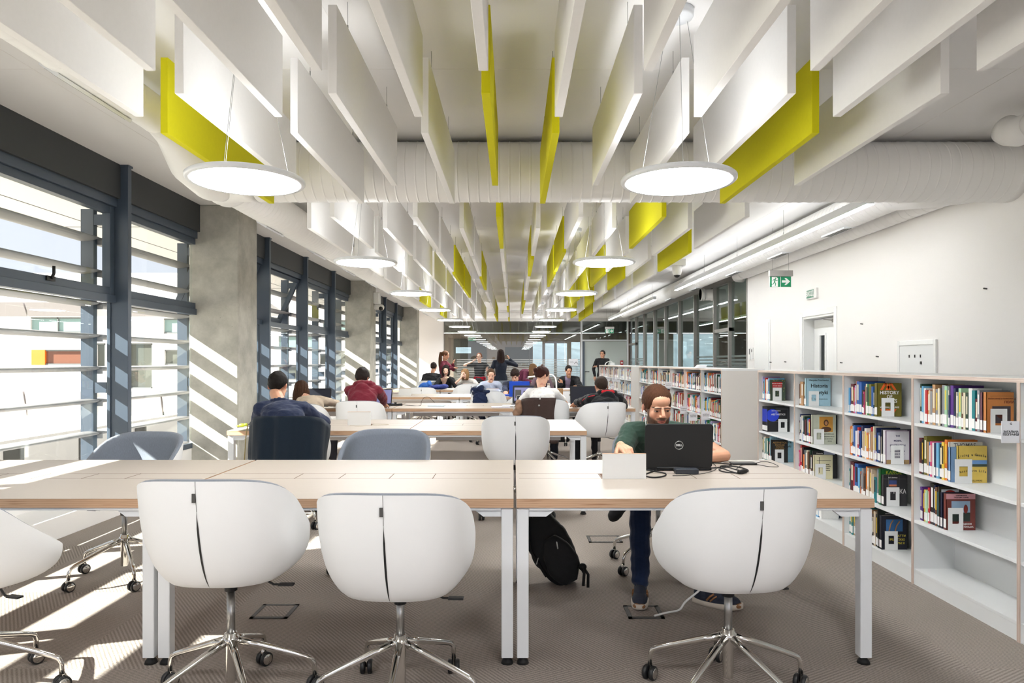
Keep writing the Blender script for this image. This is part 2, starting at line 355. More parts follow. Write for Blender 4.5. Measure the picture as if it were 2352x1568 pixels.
# back wall: white pier, glass, door
b = MB().box(-3.9, -2.56, YB, YB+0.3, 0, ZC).box(-2.56, XW+0.25, YB-0.02, YB+0.1, 2.84, ZC)
struct(b.build('wall_back', 'wall_paint'))
def film(mb, axis, c, a0, a1, z0, z1, pitch=0.062, h=0.028, th=0.002, brk=None):
    z = z0
    while z < z1:
        if axis == 'y': mb.box(a0, a1, c-th, c, z, z+h)
        else: mb.box(c-th, c, a0, a1, z, z+h)
        z += pitch
def film_mat(name, c, f):
    m, nt, b = nodes_of(name); b.inputs['Base Color'].default_value = (*hexc(c), 1); b.inputs['Alpha'].default_value = f; b.inputs['Roughness'].default_value = 0.7
film_mat('film', 'B9BCBA', 0.45); film_mat('film_dark', '7E8986', 0.6)
xs = [-2.52, -0.98, 0.58, 2.45]
for i in range(3):
    e = struct(empty('window_%d' % (i+1), ((xs[i]+xs[i+1])/2, YB+0.05, 0))); hw = (xs[i+1]-xs[i])/2
    MB().box(-hw+0.004, hw-0.004, -0.006, 0.006, 0.03, 2.84).build('pane', 'far_glass', e)
    g = MB().box(-hw, hw, -0.03, 0.03, 0, 0.03)
    g.box(-hw, -hw+0.012, -0.02, 0.02, 0.03, 2.84) if i == 0 else g.box(-hw, -hw+0.004, -0.008, 0.008, 0.03, 2.84)
    g.build('frame', 'alu_grey', e)
    g = MB(); film(g, 'y', -0.008, -hw+0.02 if i else -hw+0.45, hw-0.01, 0.62, 1.45); g.build('frosted_film', 'film', e)
d = struct(empty('door_2', (3.32, YB+0.05, 0)))
MB().box(-0.86, -0.80, -0.05, 0.05, 0, 2.84).box(0.83, 0.88, -0.05, 0.05, 0, 2.84).box(-0.8, 0.83, -0.05, 0.05, 2.12, 2.17).build('door_frame', 'white_metal', d)
MB().box(-0.79, 0.82, -0.02, 0.02, 0.02, 2.11).build('door_leaf', mat('frosted_leaf', 'C6CFCB', 0.35, var=0.01), d)
MB().box(-0.80, 0.83, -0.006, 0.006, 2.17, 2.84).build('door_pane', 'window_tint', d)
MB().box(-0.80, -0.72, -0.055, -0.02, 0.1, 2.1).build('door_rail', 'alu_dark', d)
MB().tube([(-0.7, -0.03, 1.0), (-0.7, -0.09, 1.0), (-0.55, -0.09, 1.0)], 0.012).build('door_handle', 'black_plastic', d)
MB().box(0.4, 0.62, -0.03, -0.02, 1.0, 1.09).build('switch_plate', 'white_plastic', d)
t = empty('notice_sheet', (2.19, YB+0.03, 1.34), 0, 'white paper notice with a small dark drawing taped on the back glass', 'notice')
MB().box(-0.17, 0.17, -0.008, -0.004, -0.12, 0.13).build('sheet', 'paper', t)
MB().tube([(0.04, -0.009, -0.06), (0.07, -0.009, 0.0), (0.1, -0.009, 0.02), (0.13, -0.009, 0.0), (0.15, -0.009, -0.06)], 0.008, 6).box(-0.14, 0.02, -0.009, -0.008, 0.0, 0.006).box(-0.14, 0.0, -0.009, -0.008, 0.03, 0.036).build('print', 'ink', t)
t = empty('fire_call_point', (3.95, YB-0.02, 1.33), 0, 'small red fire alarm call point beside the far door', 'alarm')
MB().box(-0.05, 0.05, -0.03, 0.0, -0.08, 0.08).build('housing', colmat('B3202A'), t, bevel=0.004)
MB().box(-0.03, 0.03, -0.034, -0.03, -0.035, 0.03).build('press_pane', 'white_plastic', t)

# right glass wall
ys = [12.3, 13.35, 14.35, 15.9, 17.4, 19.0, 20.5, 22.1, 23.6, 24.95]
for i in range(len(ys)-1):
    y0, y1 = ys[i], ys[i+1]; hw = (y1-y0)/2
    e = struct(empty('window_%d' % (i+4), (XW+0.05, (y0+y1)/2, 0)))
    MB().box(-0.006, 0.006, -hw+0.03, hw-0.03, 0.05, ZC-0.3).build('pane', 'window_tint', e)
    f = MB().box(-0.06, 0.06, -hw, -hw+0.045, 0, ZC-0.2).box(-0.06, 0.06, -hw, hw, 0, 0.05).box(-0.06, 0.06, -hw, hw, ZC-0.3, ZC)
    if i in (1, 8): f.box(-0.05, 0.05, -hw, hw, 1.95, 2.02)
    f.build('frame', 'grey_metal', e)
    if i < 3 or i > 6:
        g = MB(); film(g, 'x', -0.01, -hw+0.05, hw-0.03, 0.6, 1.5, 0.07, 0.038); g.build('frosted_film', 'film_dark', e)
t = empty('wall_duct_stub', (XW, 14.6, 2.78), 0, 'short white pipe stub with collar entering the right glass wall', 'air duct')
MB().lathe([(0.12, -0.22), (0.12, 0.02), (0.135, 0.02), (0.135, 0.05), (0.12, 0.05), (0.12, 0.3)], 24, axis='x').build('pipe', 'duct_white', t)
MB().lathe([(0.128, -0.22), (0.132, -0.2), (0.132, -0.15), (0.128, -0.13)], 24, axis='x').build('collar', 'duct_white', t)

# rooms beyond the glass
b = MB(); Y2 = 30.0
def wall_with_holes(mb, x0, x1, y, th, z0, z1, holes):
    holes = sorted(holes); x = x0
    for (a, c, p, q) in holes:
        if a > x: mb.box(x, a, y, y+th, z0, z1)
        mb.box(a, c, y, y+th, z0, p); mb.box(a, c, y, y+th, q, z1); x = c
    mb.box(x, x1, y, y+th, z0, z1)
hol = [(px(1046, Y2), px(1082, Y2), pz(811, Y2), pz(797, Y2)), (px(1224, Y2), px(1246, Y2), pz(866, Y2), pz(784, Y2)), (px(1252, Y2), px(1273, Y2), pz(866, Y2), pz(788, Y2)), (px(1279, Y2), px(1303, Y2), pz(866, Y2), pz(788, Y2)), (px(1312, Y2), px(1333, Y2), pz(866, Y2), pz(785, Y2)), (5.2, 6.4, 0.4, 2.6), (7.0, 9.0, 0.4, 2.6)]
wall_with_holes(b, -3.9, 12, Y2, 0.2, 0, ZC, hol)
struct(b.build('wall_corridor', 'brown_wall'))
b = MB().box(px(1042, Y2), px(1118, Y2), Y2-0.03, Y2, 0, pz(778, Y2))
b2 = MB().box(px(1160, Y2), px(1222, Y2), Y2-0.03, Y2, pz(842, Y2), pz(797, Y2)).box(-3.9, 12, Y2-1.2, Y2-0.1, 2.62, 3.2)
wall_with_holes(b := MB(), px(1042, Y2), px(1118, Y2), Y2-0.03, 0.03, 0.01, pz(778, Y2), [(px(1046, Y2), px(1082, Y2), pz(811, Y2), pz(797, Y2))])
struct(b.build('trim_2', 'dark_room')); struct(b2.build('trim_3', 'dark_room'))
t = empty('corridor_light', (0, Y2-1.6, 2.55), 0, 'long thin white strip light in the corridor behind the glass', 'strip light')
MB().box(-3.3, 4.0, -0.03, 0.03, 0, 0.04).build('housing', 'white_metal', t); MB().box(-3.3, 4.0, -0.028, 0.028, -0.004, 0).build('diffuser', 'line_glow', t)
b = MB().box(11.8, 12, 12.5, 30, 0, ZC)
struct(b.build('wall_atrium', mat('atrium_wall', 'B9BDB8', 0.8, var=0.02)))
b = MB().box(XW+0.25, 12, 12.05, 12.3, 0, ZC); struct(b.build('wall_atrium_front', 'wall_paint'))
b = MB()
for (y, hh) in ((15.0, 2.9), (17.5, 2.4), (20.5, 2.9), (23.6, 2.4)): b.box(8.4, 8.6, y, y+0.35, 0, ZC)
struct(b.build('trim_4', 'alu_grey'))
b = MB().box(8.2, 8.9, 13, 28, 2.45, 2.8).box(8.2, 8.9, 13, 28, 0.0, 0.9)
struct(b.build('trim_5', mat('atrium_band', '6F6C68', 0.8)))
t = empty('atrium_light', (6.4, 19, 2.6), 0, 'slim strip light hanging in the atrium beyond the right glass', 'strip light')
MB().box(-0.04, 0.04, -4.5, 4.5, 0, 0.06).build('housing', 'white_metal', t); MB().box(-0.035, 0.035, -4.5, 4.5, -0.004, 0).build('diffuser', 'line_glow', t)

# columns
for Y, w_ in ((8.1, 'nearest rough concrete column, beside the second table row'), (15.6, 'middle rough concrete column with white cameras on its side'), (23.1, 'farthest rough concrete column, next to the white back pier')):
    o = MB().box(-0.29, 0.29, -0.3, 0.3, 0, ZC).build('concrete_column', 'concrete', loc=(-3.54+0.0, Y+0.3, 0), bevel=0.012)
    tag(o, w_, 'column')
t = empty('security_camera', (-3.2, 16.0, 2.62), 0, 'white dome camera under a white box on the middle column', 'camera')
MB().box(-0.05, 0.09, -0.12, 0.12, 0.08, 0.34).build('junction_box', 'white_plastic', t, bevel=0.02)
MB().cap((0.0, 0, 0.02), (0.12, -0.02, 0.0), 0.075, 0.075).build('housing', 'white_plastic', t)
MB().ell((0.12, -0.05, -0.02), 0.055).build('dome', 'black_plastic', t)
t = empty('dome_camera', (px(1555, 9.9), 9.9, 2.62), 0, 'small white ceiling dome camera near the long strip light', 'camera')
MB().box(-0.1, 0.1, -0.1, 0.1, 0.11, 0.2).cap((0, 0, 0.1), (0, 0, 0.02), 0.07, 0.065).tube([(0, 0, 0.2), (0, 0, 0.58)], 0.012).build('housing', 'white_plastic', t)
MB().ell((0, 0, -0.01), 0.048).build('dome', 'black_plastic', t)

# window wall --------------------------------------------------------------
struct(MB().box(-3.84, -3.80, -6, 25, 0, 0.33).box(-3.80, -3.45, -6, 25, 0, 0.17).build('wall_left', 'wall_paint', bevel=0.004))
struct(MB().box(-3.84, -3.70, -6, 25, 2.88, ZC).build('trim_6', 'dark_paint'))
MY = [6.46+1.875*k for k in range(-6, 10)]
names = ['over the camera side', '', '', '', '', '']
for i, y in enumerate(MY):
    o = MB().box(-3.83, XM, y, y+0.06, 0.33, ZC).box(-3.84, XM+0.01, y-0.01, y+0.07, ZC-0.02, ZC).build('trim_%d' % (i+7), 'alu_dark', bevel=0.003); struct(o)
wi = 13
for i in range(len(MY)-1):
    y0, y1 = MY[i]+0.06, MY[i+1]; hw = (y1-y0)/2; yc = (y0+y1)/2
    e = struct(empty('window_%d' % wi, (-3.79, yc, 0))); wi += 1
    f = MB().box(-0.03, 0.05, -hw, hw, 1.90, 1.97).box(-0.03, 0.06, -hw, hw, 2.80, 2.90).box(-0.03, 0.0, -hw, hw, 0.33, 0.39)
    for s in (-1, 1): f.box(-0.03, 0.0, *sorted((s*hw, s*(hw-0.014))), 0.39, 1.90)
    f.build('frame', 'alu_dark', e, bevel=0.003)
    MB().box(-0.016, -0.010, -hw+0.014, hw-0.014, 0.39, 1.90).build('pane', 'window_glass', e)
    s_ = MB()
    for s in (-1, 1): s_.box(-0.04, 0.035, *sorted((s*(hw-0.005), s*(hw-0.075))), -0.83, 0.0)
    s_.box(-0.04, 0.035, -hw+0.075, hw-0.075, -0.83, -0.76).box(-0.04, 0.035, -hw+0.075, hw-0.075, -0.07, 0)
    sa = s_.build('sash', 'alu_dark', e, loc=(0, 0, 2.80), bevel=0.003)
    MB().box(-0.006, 0.0, -hw+0.07, hw-0.07, -0.77, -0.06).build('sash_pane', 'window_glass', sa)
    if abs(yc-5.5) < 1.0 or abs(yc-3.6) < 0.9:
        MB().box(0.035, 0.05, -0.05, 0.05, -0.80, -0.76).tube([(0.05, 0, -0.78), (0.07, 0, -0.74), (0.07, 0, -0.68)], 0.012).build('sash_handle', 'black_plastic', sa)
    if i in (7, 8):      # the two open sashes
        sa.rotation_euler = (0, math.radians(24), 0)
    # exterior louvre bank
    lb = empty('sun_louvre', (-4.05, MY[i]+0.10+1.875/2, 0), 0, None, 'louvre', 'louvre banks outside the windows')
    tag(lb, 'bank of grey sun louvres outside the %s window bay %s' % (ordn[i-6] if i >= 6 else ordn[5-i], 'past the nearest whole mullion' if i >= 6 else 'nearer than the first mullion'))
    hl = 1.875/2
    MB().box(-0.07, 0.05, -hl-0.03, -hl+0.03, -0.2, 2.80).build('post', 'alu_dark', lb)
    for z in (2.70, 1.10): MB().box(0.05, 0.17, -hl-0.025, -hl+0.025, z-0.05, z+0.05).build('arm', 'alu_dark', lb)
    for k in range(8):
        z = 0.35+0.31*k; pf = []
        for j in range(16):
            t_ = 2*PI*j/16; pf.append((0.112*math.cos(t_), 0.024*math.sin(t_)*(1-0.25*math.cos(t_))))
        ca, sa_ = math.cos(0.06), math.sin(0.06)
        rings = [[(p[0]*ca-p[1]*sa_, yy, z+p[0]*sa_+p[1]*ca) for p in pf] for yy in (-hl+0.031, hl-0.031)]
        bl = MB().ring(rings).build('blade', 'louvre_paint', lb)
        MB().box(-0.06, 0.1, -0.004, 0.004, -0.03, 0.03).build('bracket', 'louvre_paint', bl, loc=(0, -hl+0.035, z-0.02))
# outside
struct(MB().box(-5.9, -3.84, -8, 45, 3.12, 3.5).build('trim_40', 'facade_white'))
b = MB()
for x in (-5.45, -4.9, -4.35): b.box(x, x+0.012, -8, 45, 3.116, 3.12)
for k in range(14): b.box(-5.88, -3.9, -6+3.75*k, -5.988+3.75*k, 3.116, 3.12)
struct(b.build('trim_41', 'slot_dark'))
tag(MB().box(-60, -3.84, -30, 60, -1.9, -1.6).build('terrace', 'gravel'), 'gravel covered roof terrace outside the windows', 'terrace', kind='structure')
b = MB().box(-9.2, -9.0, 9, 36, -1.6, -0.05)
for k in range(12): b.box(-9.0, -8.985, 10+2.1*k, 10.5+2.1*k, -0.75, -0.15, 1)
tag(b.build('parapet_wall', ['facade_white', 'slot_dark']), 'low white parapet wall with dark square openings on the terrace', 'wall')
YF = 38.0
bd = empty('office_building', (0, YF, 0), 0, 'white panelled building with strip windows opposite, seen through the louvres', 'building')
wl = []
for (u0, u1, v0, v1, kk) in ((70, 192, 728, 764, 'g'), (72, 190, 803, 838, 'o'), (66, 190, 962, 998, 'g'), (298, 350, 788, 892, 'd'), (376, 452, 731, 766, 'g'), (378, 450, 803, 838, 'd'), (222, 242, 788, 845, 'd'), (370, 452, 945, 985, 'g'), (640, 720, 770, 800, 'g'), (640, 700, 840, 872, 'd'), (735, 800, 812, 842, 'd'), (742, 800, 735, 760, 'g'), (-160, -40, 728, 764, 'g'), (-150, -30, 803, 838, 'd'), (-150, -40, 962, 998, 'g'), (480, 560, 731, 766, 'g'), (480, 560, 803, 838, 'd'), (860, 905, 800, 830, 'd')):
    wl.append((px(u0, YF), px(u1, YF), pz(v1, YF), pz(v0, YF), kk))
cols = sorted(set(round(x, 3) for w in wl for x in (w[0], w[1])) | {-60.0, -5.0}); 
b = MB()
for i in range(len(cols)-1):
    x0, x1 = cols[i], cols[i+1]; hs = sorted((w[2], w[3]) for w in wl if w[0] <= x0+0.01 and w[1] >= x1-0.01); z = -6.0
    for (p, q) in hs:
        if p > z: b.box(x0, x1, 0, 0.3, z, p)
        z = max(z, q)
    b.box(x0, x1, 0, 0.3, z, 6.3)
b.build('wall', 'facade_white', bd)
for (v0, v1) in ((695, 727), (898, 958)):   # folded facade strips, tilted face down, with their shade also put into the colour
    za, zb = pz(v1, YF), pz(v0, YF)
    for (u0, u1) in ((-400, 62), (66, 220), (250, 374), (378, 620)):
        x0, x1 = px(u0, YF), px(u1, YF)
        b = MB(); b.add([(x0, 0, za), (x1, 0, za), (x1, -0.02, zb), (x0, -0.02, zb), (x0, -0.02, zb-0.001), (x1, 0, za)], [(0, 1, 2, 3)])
        b = MB().prism([(0, za), (-0.35, zb), (0, zb)], x0, x1, 0, 'yz'); b.build('folded_panel', 'facade_shaded', bd)
for (x0, x1, z0, z1, kk) in wl:
    fr = MB().box(x0, x1, 0.05, 0.12, z0, z0+0.08).box(x0, x1, 0.05, 0.12, z1-0.08, z1).box(x1-0.08, x1, 0.05, 0.12, z0, z1)
    if kk == 'g': fr.box((x0+x1)/2-0.03, (x0+x1)/2+0.03, 0.05, 0.12, z0, z1)
    if kk == 'o': w_ = MB().box(x0, x0+0.75, 0.0, 0.3, z0, z1).build('window_jamb', 'facade_orange', bd)
    fo = fr.build('window', 'alu_grey', bd)
    MB().box(x0, x1, 0.13, 0.15, z0, z1).build('pane', mat('pane_'+kk, {'g': '8FA8A5', 'd': '5E6059', 'o': '7C5445'}[kk], 0.15) if 'pane_'+kk not in M else M['pane_'+kk], fo)
tag(MB().ell((-30, 130, -3), (70, 20, 9.0), 0, 40, 12).ell((40, 140, -3), (70, 25, 10), 0, 40, 12).build('distant_hill', 'landscape'), 'hazy grey blue hillside beyond the corridor windows', 'hill')
struct(MB().box(-80, 120, 33, 200, -2.5, -2.2).build('ground', 'landscape'))

# ================================================================== ducts
def rings_duct(mb, p0, p1, r, pitch=0.09, h=0.004):
    p0 = Vector(p0); p1 = Vector(p1); L = (p1-p0).length; n = int(L/pitch); d = (p1-p0)/L
    pts = []; rs = []
    for i in range(n):
        t = i*pitch
        for (dt, rr) in ((0.0, 0), (0.004, 0), (pitch-0.016, 0), (pitch-0.012, 0), (pitch-0.0095, h*0.8), (pitch-0.0025, h*0.8)): pts.append(p0+d*(t+dt)); rs.append(r+rr)
    pts.append(p1); rs.append(r)
    mb.tube(pts, rs, 40)
cd = empty('main_air_duct', (0, 5.78, 2.94), 0, 'wide white spiral duct crossing the ceiling from window side to right wall', 'air duct')
b = MB(); rings_duct(b, (-2.15, 0, 0), (XW, 0, 0), 0.246, 0.085); b.build('pipe', 'duct_white', cd)
b = MB(); pts = []; 
for k in range(9):
    a = PI/2*k/8; pts.append((-2.15-0.42*math.sin(a), 0.42*(1-math.cos(a)), 0.0))
b.tube(pts, [0.25-0.05*k/8 for k in range(9)], 32); b.build('elbow', 'duct_white', cd)
ld = empty('window_air_duct', (-2.57, 6.2, 2.97), 0, 'white spiral duct running along the window side beyond the crossing duct', 'air duct')
b = MB(); rings_duct(b, (0, 0, 0), (0, 18.3, 0), 0.185, 0.1); b.build('pipe', 'duct_white', ld)
def grille(parent, x, y, z, L=0.55, w=0.12, tilt=0.5):
    g = MB().box(-w/2, w/2, -L/2, L/2, -0.008, 0.012)
    g2 = MB()
    for k in range(3): g2.box(-w/2+0.015+k*0.033, -w/2+0.033+k*0.033, -L/2+0.03, L/2-0.03, -0.010, -0.0075)
    e = g.build('grille', 'white_metal', parent, loc=(x, y, z)); e.rotation_euler = (0, tilt, 0)
    g2.build('slot', 'slot_dark', e)
for y in (1.35, 3.1, 4.9, 6.7, 8.5, 10.4, 12.4, 14.6): grille(ld, 0.09*-1.15, y, -0.165, tilt=0.55)
nd = empty('small_air_duct', (-2.40, -2.0, 3.0), 0, 'slim white duct with grille on the near window side of the ceiling', 'air duct')
b = MB(); rings_duct(b, (0, 0, 0), (0, 6.75, 0), 0.12, 0.33, 0.003); b.build('pipe', 'duct_white', nd)
b = MB(); b.tube([(0, 6.7, 0), (-0.03, 6.95, 0), (-0.08, 7.4, -0.05), (-0.1, 7.75, -0.06), (-0.1, 8.0, -0.06)], [0.125, 0.15, 0.235, 0.25, 0.2], 32); b.build('reducer', 'duct_white', nd)
grille(nd, -0.075, 6.0, -0.10, 0.7, tilt=0.6)
rd = empty('wall_side_air_duct', (3.66, 6.1, 2.97), 0, 'white spiral duct with grilles running above the long strip light', 'air duct')
b = MB(); rings_duct(b, (0, 0.2, 0), (0, 16.4, 0), 0.165, 0.1); b.build('pipe', 'duct_white', rd)
b = MB(); b.tube([(0.55, -0.25, -0.0), (0.3, -0.1, -0.03), (0.1, 0.1, -0.03), (0, 0.5, 0)], [0.2, 0.21, 0.2, 0.168], 32); b.build('elbow', 'duct_white', rd)
for y in (1.6, 3.3, 5.2, 7.6, 9.8): grille(rd, -0.02, y, -0.168, tilt=-0.1)
r2 = empty('wall_air_duct', (4.07, 6.0, 2.93), 0, 'narrow white duct hugging the top of the right wall', 'air duct')
b = MB(); rings_duct(b, (0, 0, 0), (0, 6.1, 0), 0.115, 0.12); b.tube([(0, 6.1, 0), (-0.02, 6.35, 0), (0.06, 6.6, 0.0), (0.2, 6.7, 0)], 0.115, 28); b.build('pipe', 'duct_white', r2)
r3 = empty('near_side_air_duct', (3.68, -1, 3.02), 0, 'white duct end with ribbed collar at the top right edge', 'air duct')
b = MB(); rings_duct(b, (0, 0, 0), (0, 5.85, 0), 0.1, 0.1); b.tube([(0, 5.85, 0), (0, 6.0, 0.0), (0, 6.08, 0.03), (0, 6.12, 0.06)], 0.105, 28); b.build('pipe', 'duct_white', r3)
bdct = empty('far_cross_duct', (0, 24.55, 3.03), 0, 'far white duct crossing above the back glass wall', 'air duct')
b = MB(); rings_duct(b, (-2.3, 0, 0), (3.75, 0, 0), 0.115, 0.15); b.tube([(3.75, 0, 0), (4.0, -0.05, 0), (4.05, -0.3, 0)], 0.115, 20); b.build('pipe', 'duct_white', bdct)

# ================================================================== baffles
PX = [-1.58, -0.855, -0.13, 0.59, 1.315, 2.04]; QX = [-1.935, -1.215, -0.49, 0.235, 0.955, 1.675]
PS = [-0.64, 1.30, 3.24, 5.98, 7.92, 9.86, 11.80, 13.74, 15.68, 17.62, 19.56]; QS = [-0.08, 1.86, 3.80, 6.50, 8.44, 10.38, 12.32, 14.26, 16.20, 18.14, 20.08]
GP = {(2, 2), (2, 3), (1, 5), (1, 6), (2, 8), (2, 10), (4, 3), (5, 4), (3, 4), (3, 5), (4, 5), (4, 6), (4, 7), (4, 8), (5, 9), (5, 10)}
GQ = {(0, 2), (3, 2), (5, 2), (2, 5), (2, 9), (2, 10), (0, 7), (0, 9), (3, 4), (3, 7), (3, 8), (5, 5), (5, 7), (5, 9)}
ZB, ZT = 2.61, 3.03
def baffle_proto(green, L):
    o = MB().box(-0.021, 0.021, 0, L, 0, ZT-ZB).build('ceiling_baffle', 'baffle_green' if green else 'baffle_white', bevel=0.002, seg=1)
    for y in (0.3, L-0.3):
        MB().tube([(0, y, ZT-ZB), (0, y, ZC-ZB)], 0.0015, 5).tube([(0, y, ZT-ZB+0.01), (0, y, ZT-ZB+0.05)], 0.004, 6).build('suspension_wire', 'steel', o)
    return o
protos = {}
lines = sorted([(x, 'P', i) for i, x in enumerate(PX)] + [(x, 'Q', i) for i, x in enumerate(QX)])
for li, (x, kd, i) in enumerate(lines):
    S = PS if kd == 'P' else QS; G = GP if kd == 'P' else GQ
    for j, y in enumerate(S):
        g = (i, j) in G; L = 1.69 if not (kd == 'Q' and j == 10) else 1.2
        if (g, L) not in protos: protos[(g, L)] = o = baffle_proto(g, L)
        else: o = copy_tree(protos[(g, L)])
        o.location = (x, y, ZB)
        side = 'nearer' if j < 3 else 'farther'
        jj = j if j < 3 else j-3
        tag(o, '%s baffle, line %s from windows, %s one %s the big crossing duct' % ('lime green' if g else 'white', ordn[li], ordn[(2-j) if j < 3 else jj], 'in front of' if j < 3 else 'behind'), 'baffle', 'felt baffles hanging from the ceiling')

# ================================================================== lamps
def pend():
    e = empty('pendant_lamp'); 
    MB().lathe([(0.268, 0.004), (0.292, 0.0), (0.30, 0.008), (0.30, 0.022), (0.29, 0.03), (0.02, 0.032)], 64).build('lamp_body', 'white_metal', e)
    MB().lathe([(0.001, 0.0), (0.272, 0.0), (0.272, 0.006)], 64).build('diffuser', 'lamp_glow', e)
    MB().lathe([(0.001, 0.0322), (0.20, 0.0322), (0.20, 0.034), (0.001, 0.034)], 40).build('added_uplight', 'added_lamp_uplight', e)  # glowing disc added on top to light the ceiling, not part of the lamp
    for k in range(3):
        a = 2*PI*k/3+0.4; MB().tube([(0.22*math.cos(a), 0.22*math.sin(a), 0.03), (0.06*math.cos(a), 0.06*math.sin(a), ZC-2.287-0.05)], 0.0014, 5).build('suspension_wire', 'steel', e)
    MB().lathe([(0.001, 0), (0.075, 0), (0.08, 0.01), (0.08, 0.045), (0.001, 0.046)], 32).build('ceiling_rose', 'white_metal', e, loc=(0, 0, ZC-2.287-0.047))
    return e
pl = pend(); first = True
for j in range(-1, 8):
    for x, sd in ((-1.41, 'left'), (0.87, 'right')):
        y = 3.62+2.955*j
        o = pl if first else copy_tree(pl); first = False
        o.location = (x+0.0*j - (0.005*j if sd == 'left' else 0), y, 2.287)
        tag(o, 'round white glowing pendant disc, %s row, %s' % (sd, 'behind the camera over the near floor' if j < 0 else '%s lamp counted from the camera' % ordn[j]), 'lamp', 'round pendant lamps')
def strip(y0, y1, label):
    e = empty('strip_light', (3.3, y0, 2.80), 0, label, 'strip light', 'suspended strip lights')
    L = y1-y0
    MB().box(-0.035, 0.035, 0, L, 0.004, 0.085).build('housing', 'white_metal', e, bevel=0.002)
    MB().box(-0.032, 0.032, 0.003, L-0.003, -0.002, 0.004).build('diffuser', 'line_glow', e)
    MB().box(-0.03, 0.03, 0.003, L-0.003, 0.085, 0.0865).build('added_uplight', 'added_line_uplight', e)  # invented upward-glowing side, added to lift the ceiling brightness
    for k in range(5):
        y = 0.3+(L-0.6)*k/4; MB().tube([(0, y, 0.085), (0, y, ZC-2.8)], 0.002, 5).tube([(0, y, 0.09), (0, y, 0.13)], 0.005, 6).build('suspension_wire', 'steel', e)
strip(6.33, 13.9, 'long bright white strip light hung nearest, above the shelving'); strip(16.0, 23.6, 'far bright strip light ending before the back glass wall')

# exit signs
def exit_sign(u, v, Y, label, s=1.0):
    e = empty('exit_sign', (px(u, Y), Y, pz(v, Y)), 0, label, 'sign')
    MB().box(-0.16*s, 0.16*s, -0.03, 0.03, 0.07*s, 0.15*s).build('housing', 'grey_metal', e)
    MB().box(-0.155*s, 0.145*s, -0.004, 0.004, -0.08*s, 0.07*s).build('plate', 'white_plastic', e)
    pa = MB().box(-0.15*s, -0.005*s, -0.006, -0.004, -0.077*s, 0.066*s).box(0.002*s, 0.142*s, -0.006, -0.004, -0.077*s, 0.066*s).build('panel', 'exit_green', e)
    b = MB().prism([(-0.125*s, 0.06*s), (-0.065*s, 0.06*s), (-0.04*s, 0.045*s), (-0.04*s, -0.075*s), (-0.125*s, -0.075*s)][::-1], -0.0075, -0.006, 0, 'xz')
    b.prism([(0.015*s, -0.018*s), (0.075*s, -0.018*s), (0.05*s, -0.05*s), (0.075*s, -0.05*s), (0.128*s, -0.002*s), (0.075*s, 0.046*s), (0.05*s, 0.046*s), (0.075*s, 0.014*s), (0.015*s, 0.014*s)], -0.0075, -0.006, 0, 'xz')
    b.build('pictogram', 'white_plastic', e)
    g = MB(); q = lambda x, z: (x*s, -0.0078, z*s)
    g.ell(q(-0.072, 0.042), (0.0095*s, 0.002, 0.0095*s))
    for pts, r in (([(-0.078, 0.028), (-0.088, -0.010)], 0.0085), ([(-0.088, -0.012), (-0.072, -0.03), (-0.078, -0.062)], 0.0055), ([(-0.09, -0.012), (-0.106, -0.038), (-0.132, -0.042)], 0.0055), ([(-0.078, 0.028), (-0.06, 0.006), (-0.046, 0.012)], 0.0045), ([(-0.08, 0.03), (-0.104, 0.02), (-0.112, 0.0)], 0.0045)):
        g.tube([q(*p) for p in pts], [r*s]*len(pts), 6)
    for i in range(len(g.v)): g.v[i] = (g.v[i][0], -0.0078+(g.v[i][1]+0.0078)*0.12, g.v[i][2])
    g.build('running_figure', 'exit_green', e)
    for x in (-0.11*s, 0.11*s): MB().tube([(x, 0, 0.15*s), (x, 0, ZC-pz(v, Y))], 0.002, 5).build('suspension_wire', 'steel', e)
    return e
exit_sign(1793, 646, 9.5, 'green running man exit sign with arrow hung in front of the white wall')
exit_sign(1400, 760, 24.0, 'small green exit sign with arrow hung by the far door')
t = empty('wall_exit_sign', (XW, 9.6, 2.30), 0, 'small green lettered exit box mounted on the white wall above the door', 'sign')
MB().box(-0.03, 0, -0.16, 0.16, -0.07, 0.07).build('housing', 'white_plastic', t, bevel=0.004)
MB().box(-0.032, -0.03, -0.08, 0.15, -0.055, 0.055).build('panel', mat('sign_green_dull', '4F8A70', 0.4), t)
text_part('lettering', 'ВИХІД', 0.095, 'white_plastic', t, (-0.034, 0.035, 0), (PI/2, 0, -PI/2), bold=0.002, xs=0.78)
t = empty('corridor_exit_sign', (px(1084, 29.6), 29.6, pz(779, 29.6)), 0, 'green lettered exit sign glowing dimly in the corridor behind the glass', 'sign')
MB().box(-0.15, 0.15, -0.02, 0.02, -0.07, 0.07).build('plate', 'exit_green', t)
text_part('lettering', 'ВИХІД', 0.11, 'white_plastic', t, (0, -0.023, 0), (PI/2, 0, 0), bold=0.002)
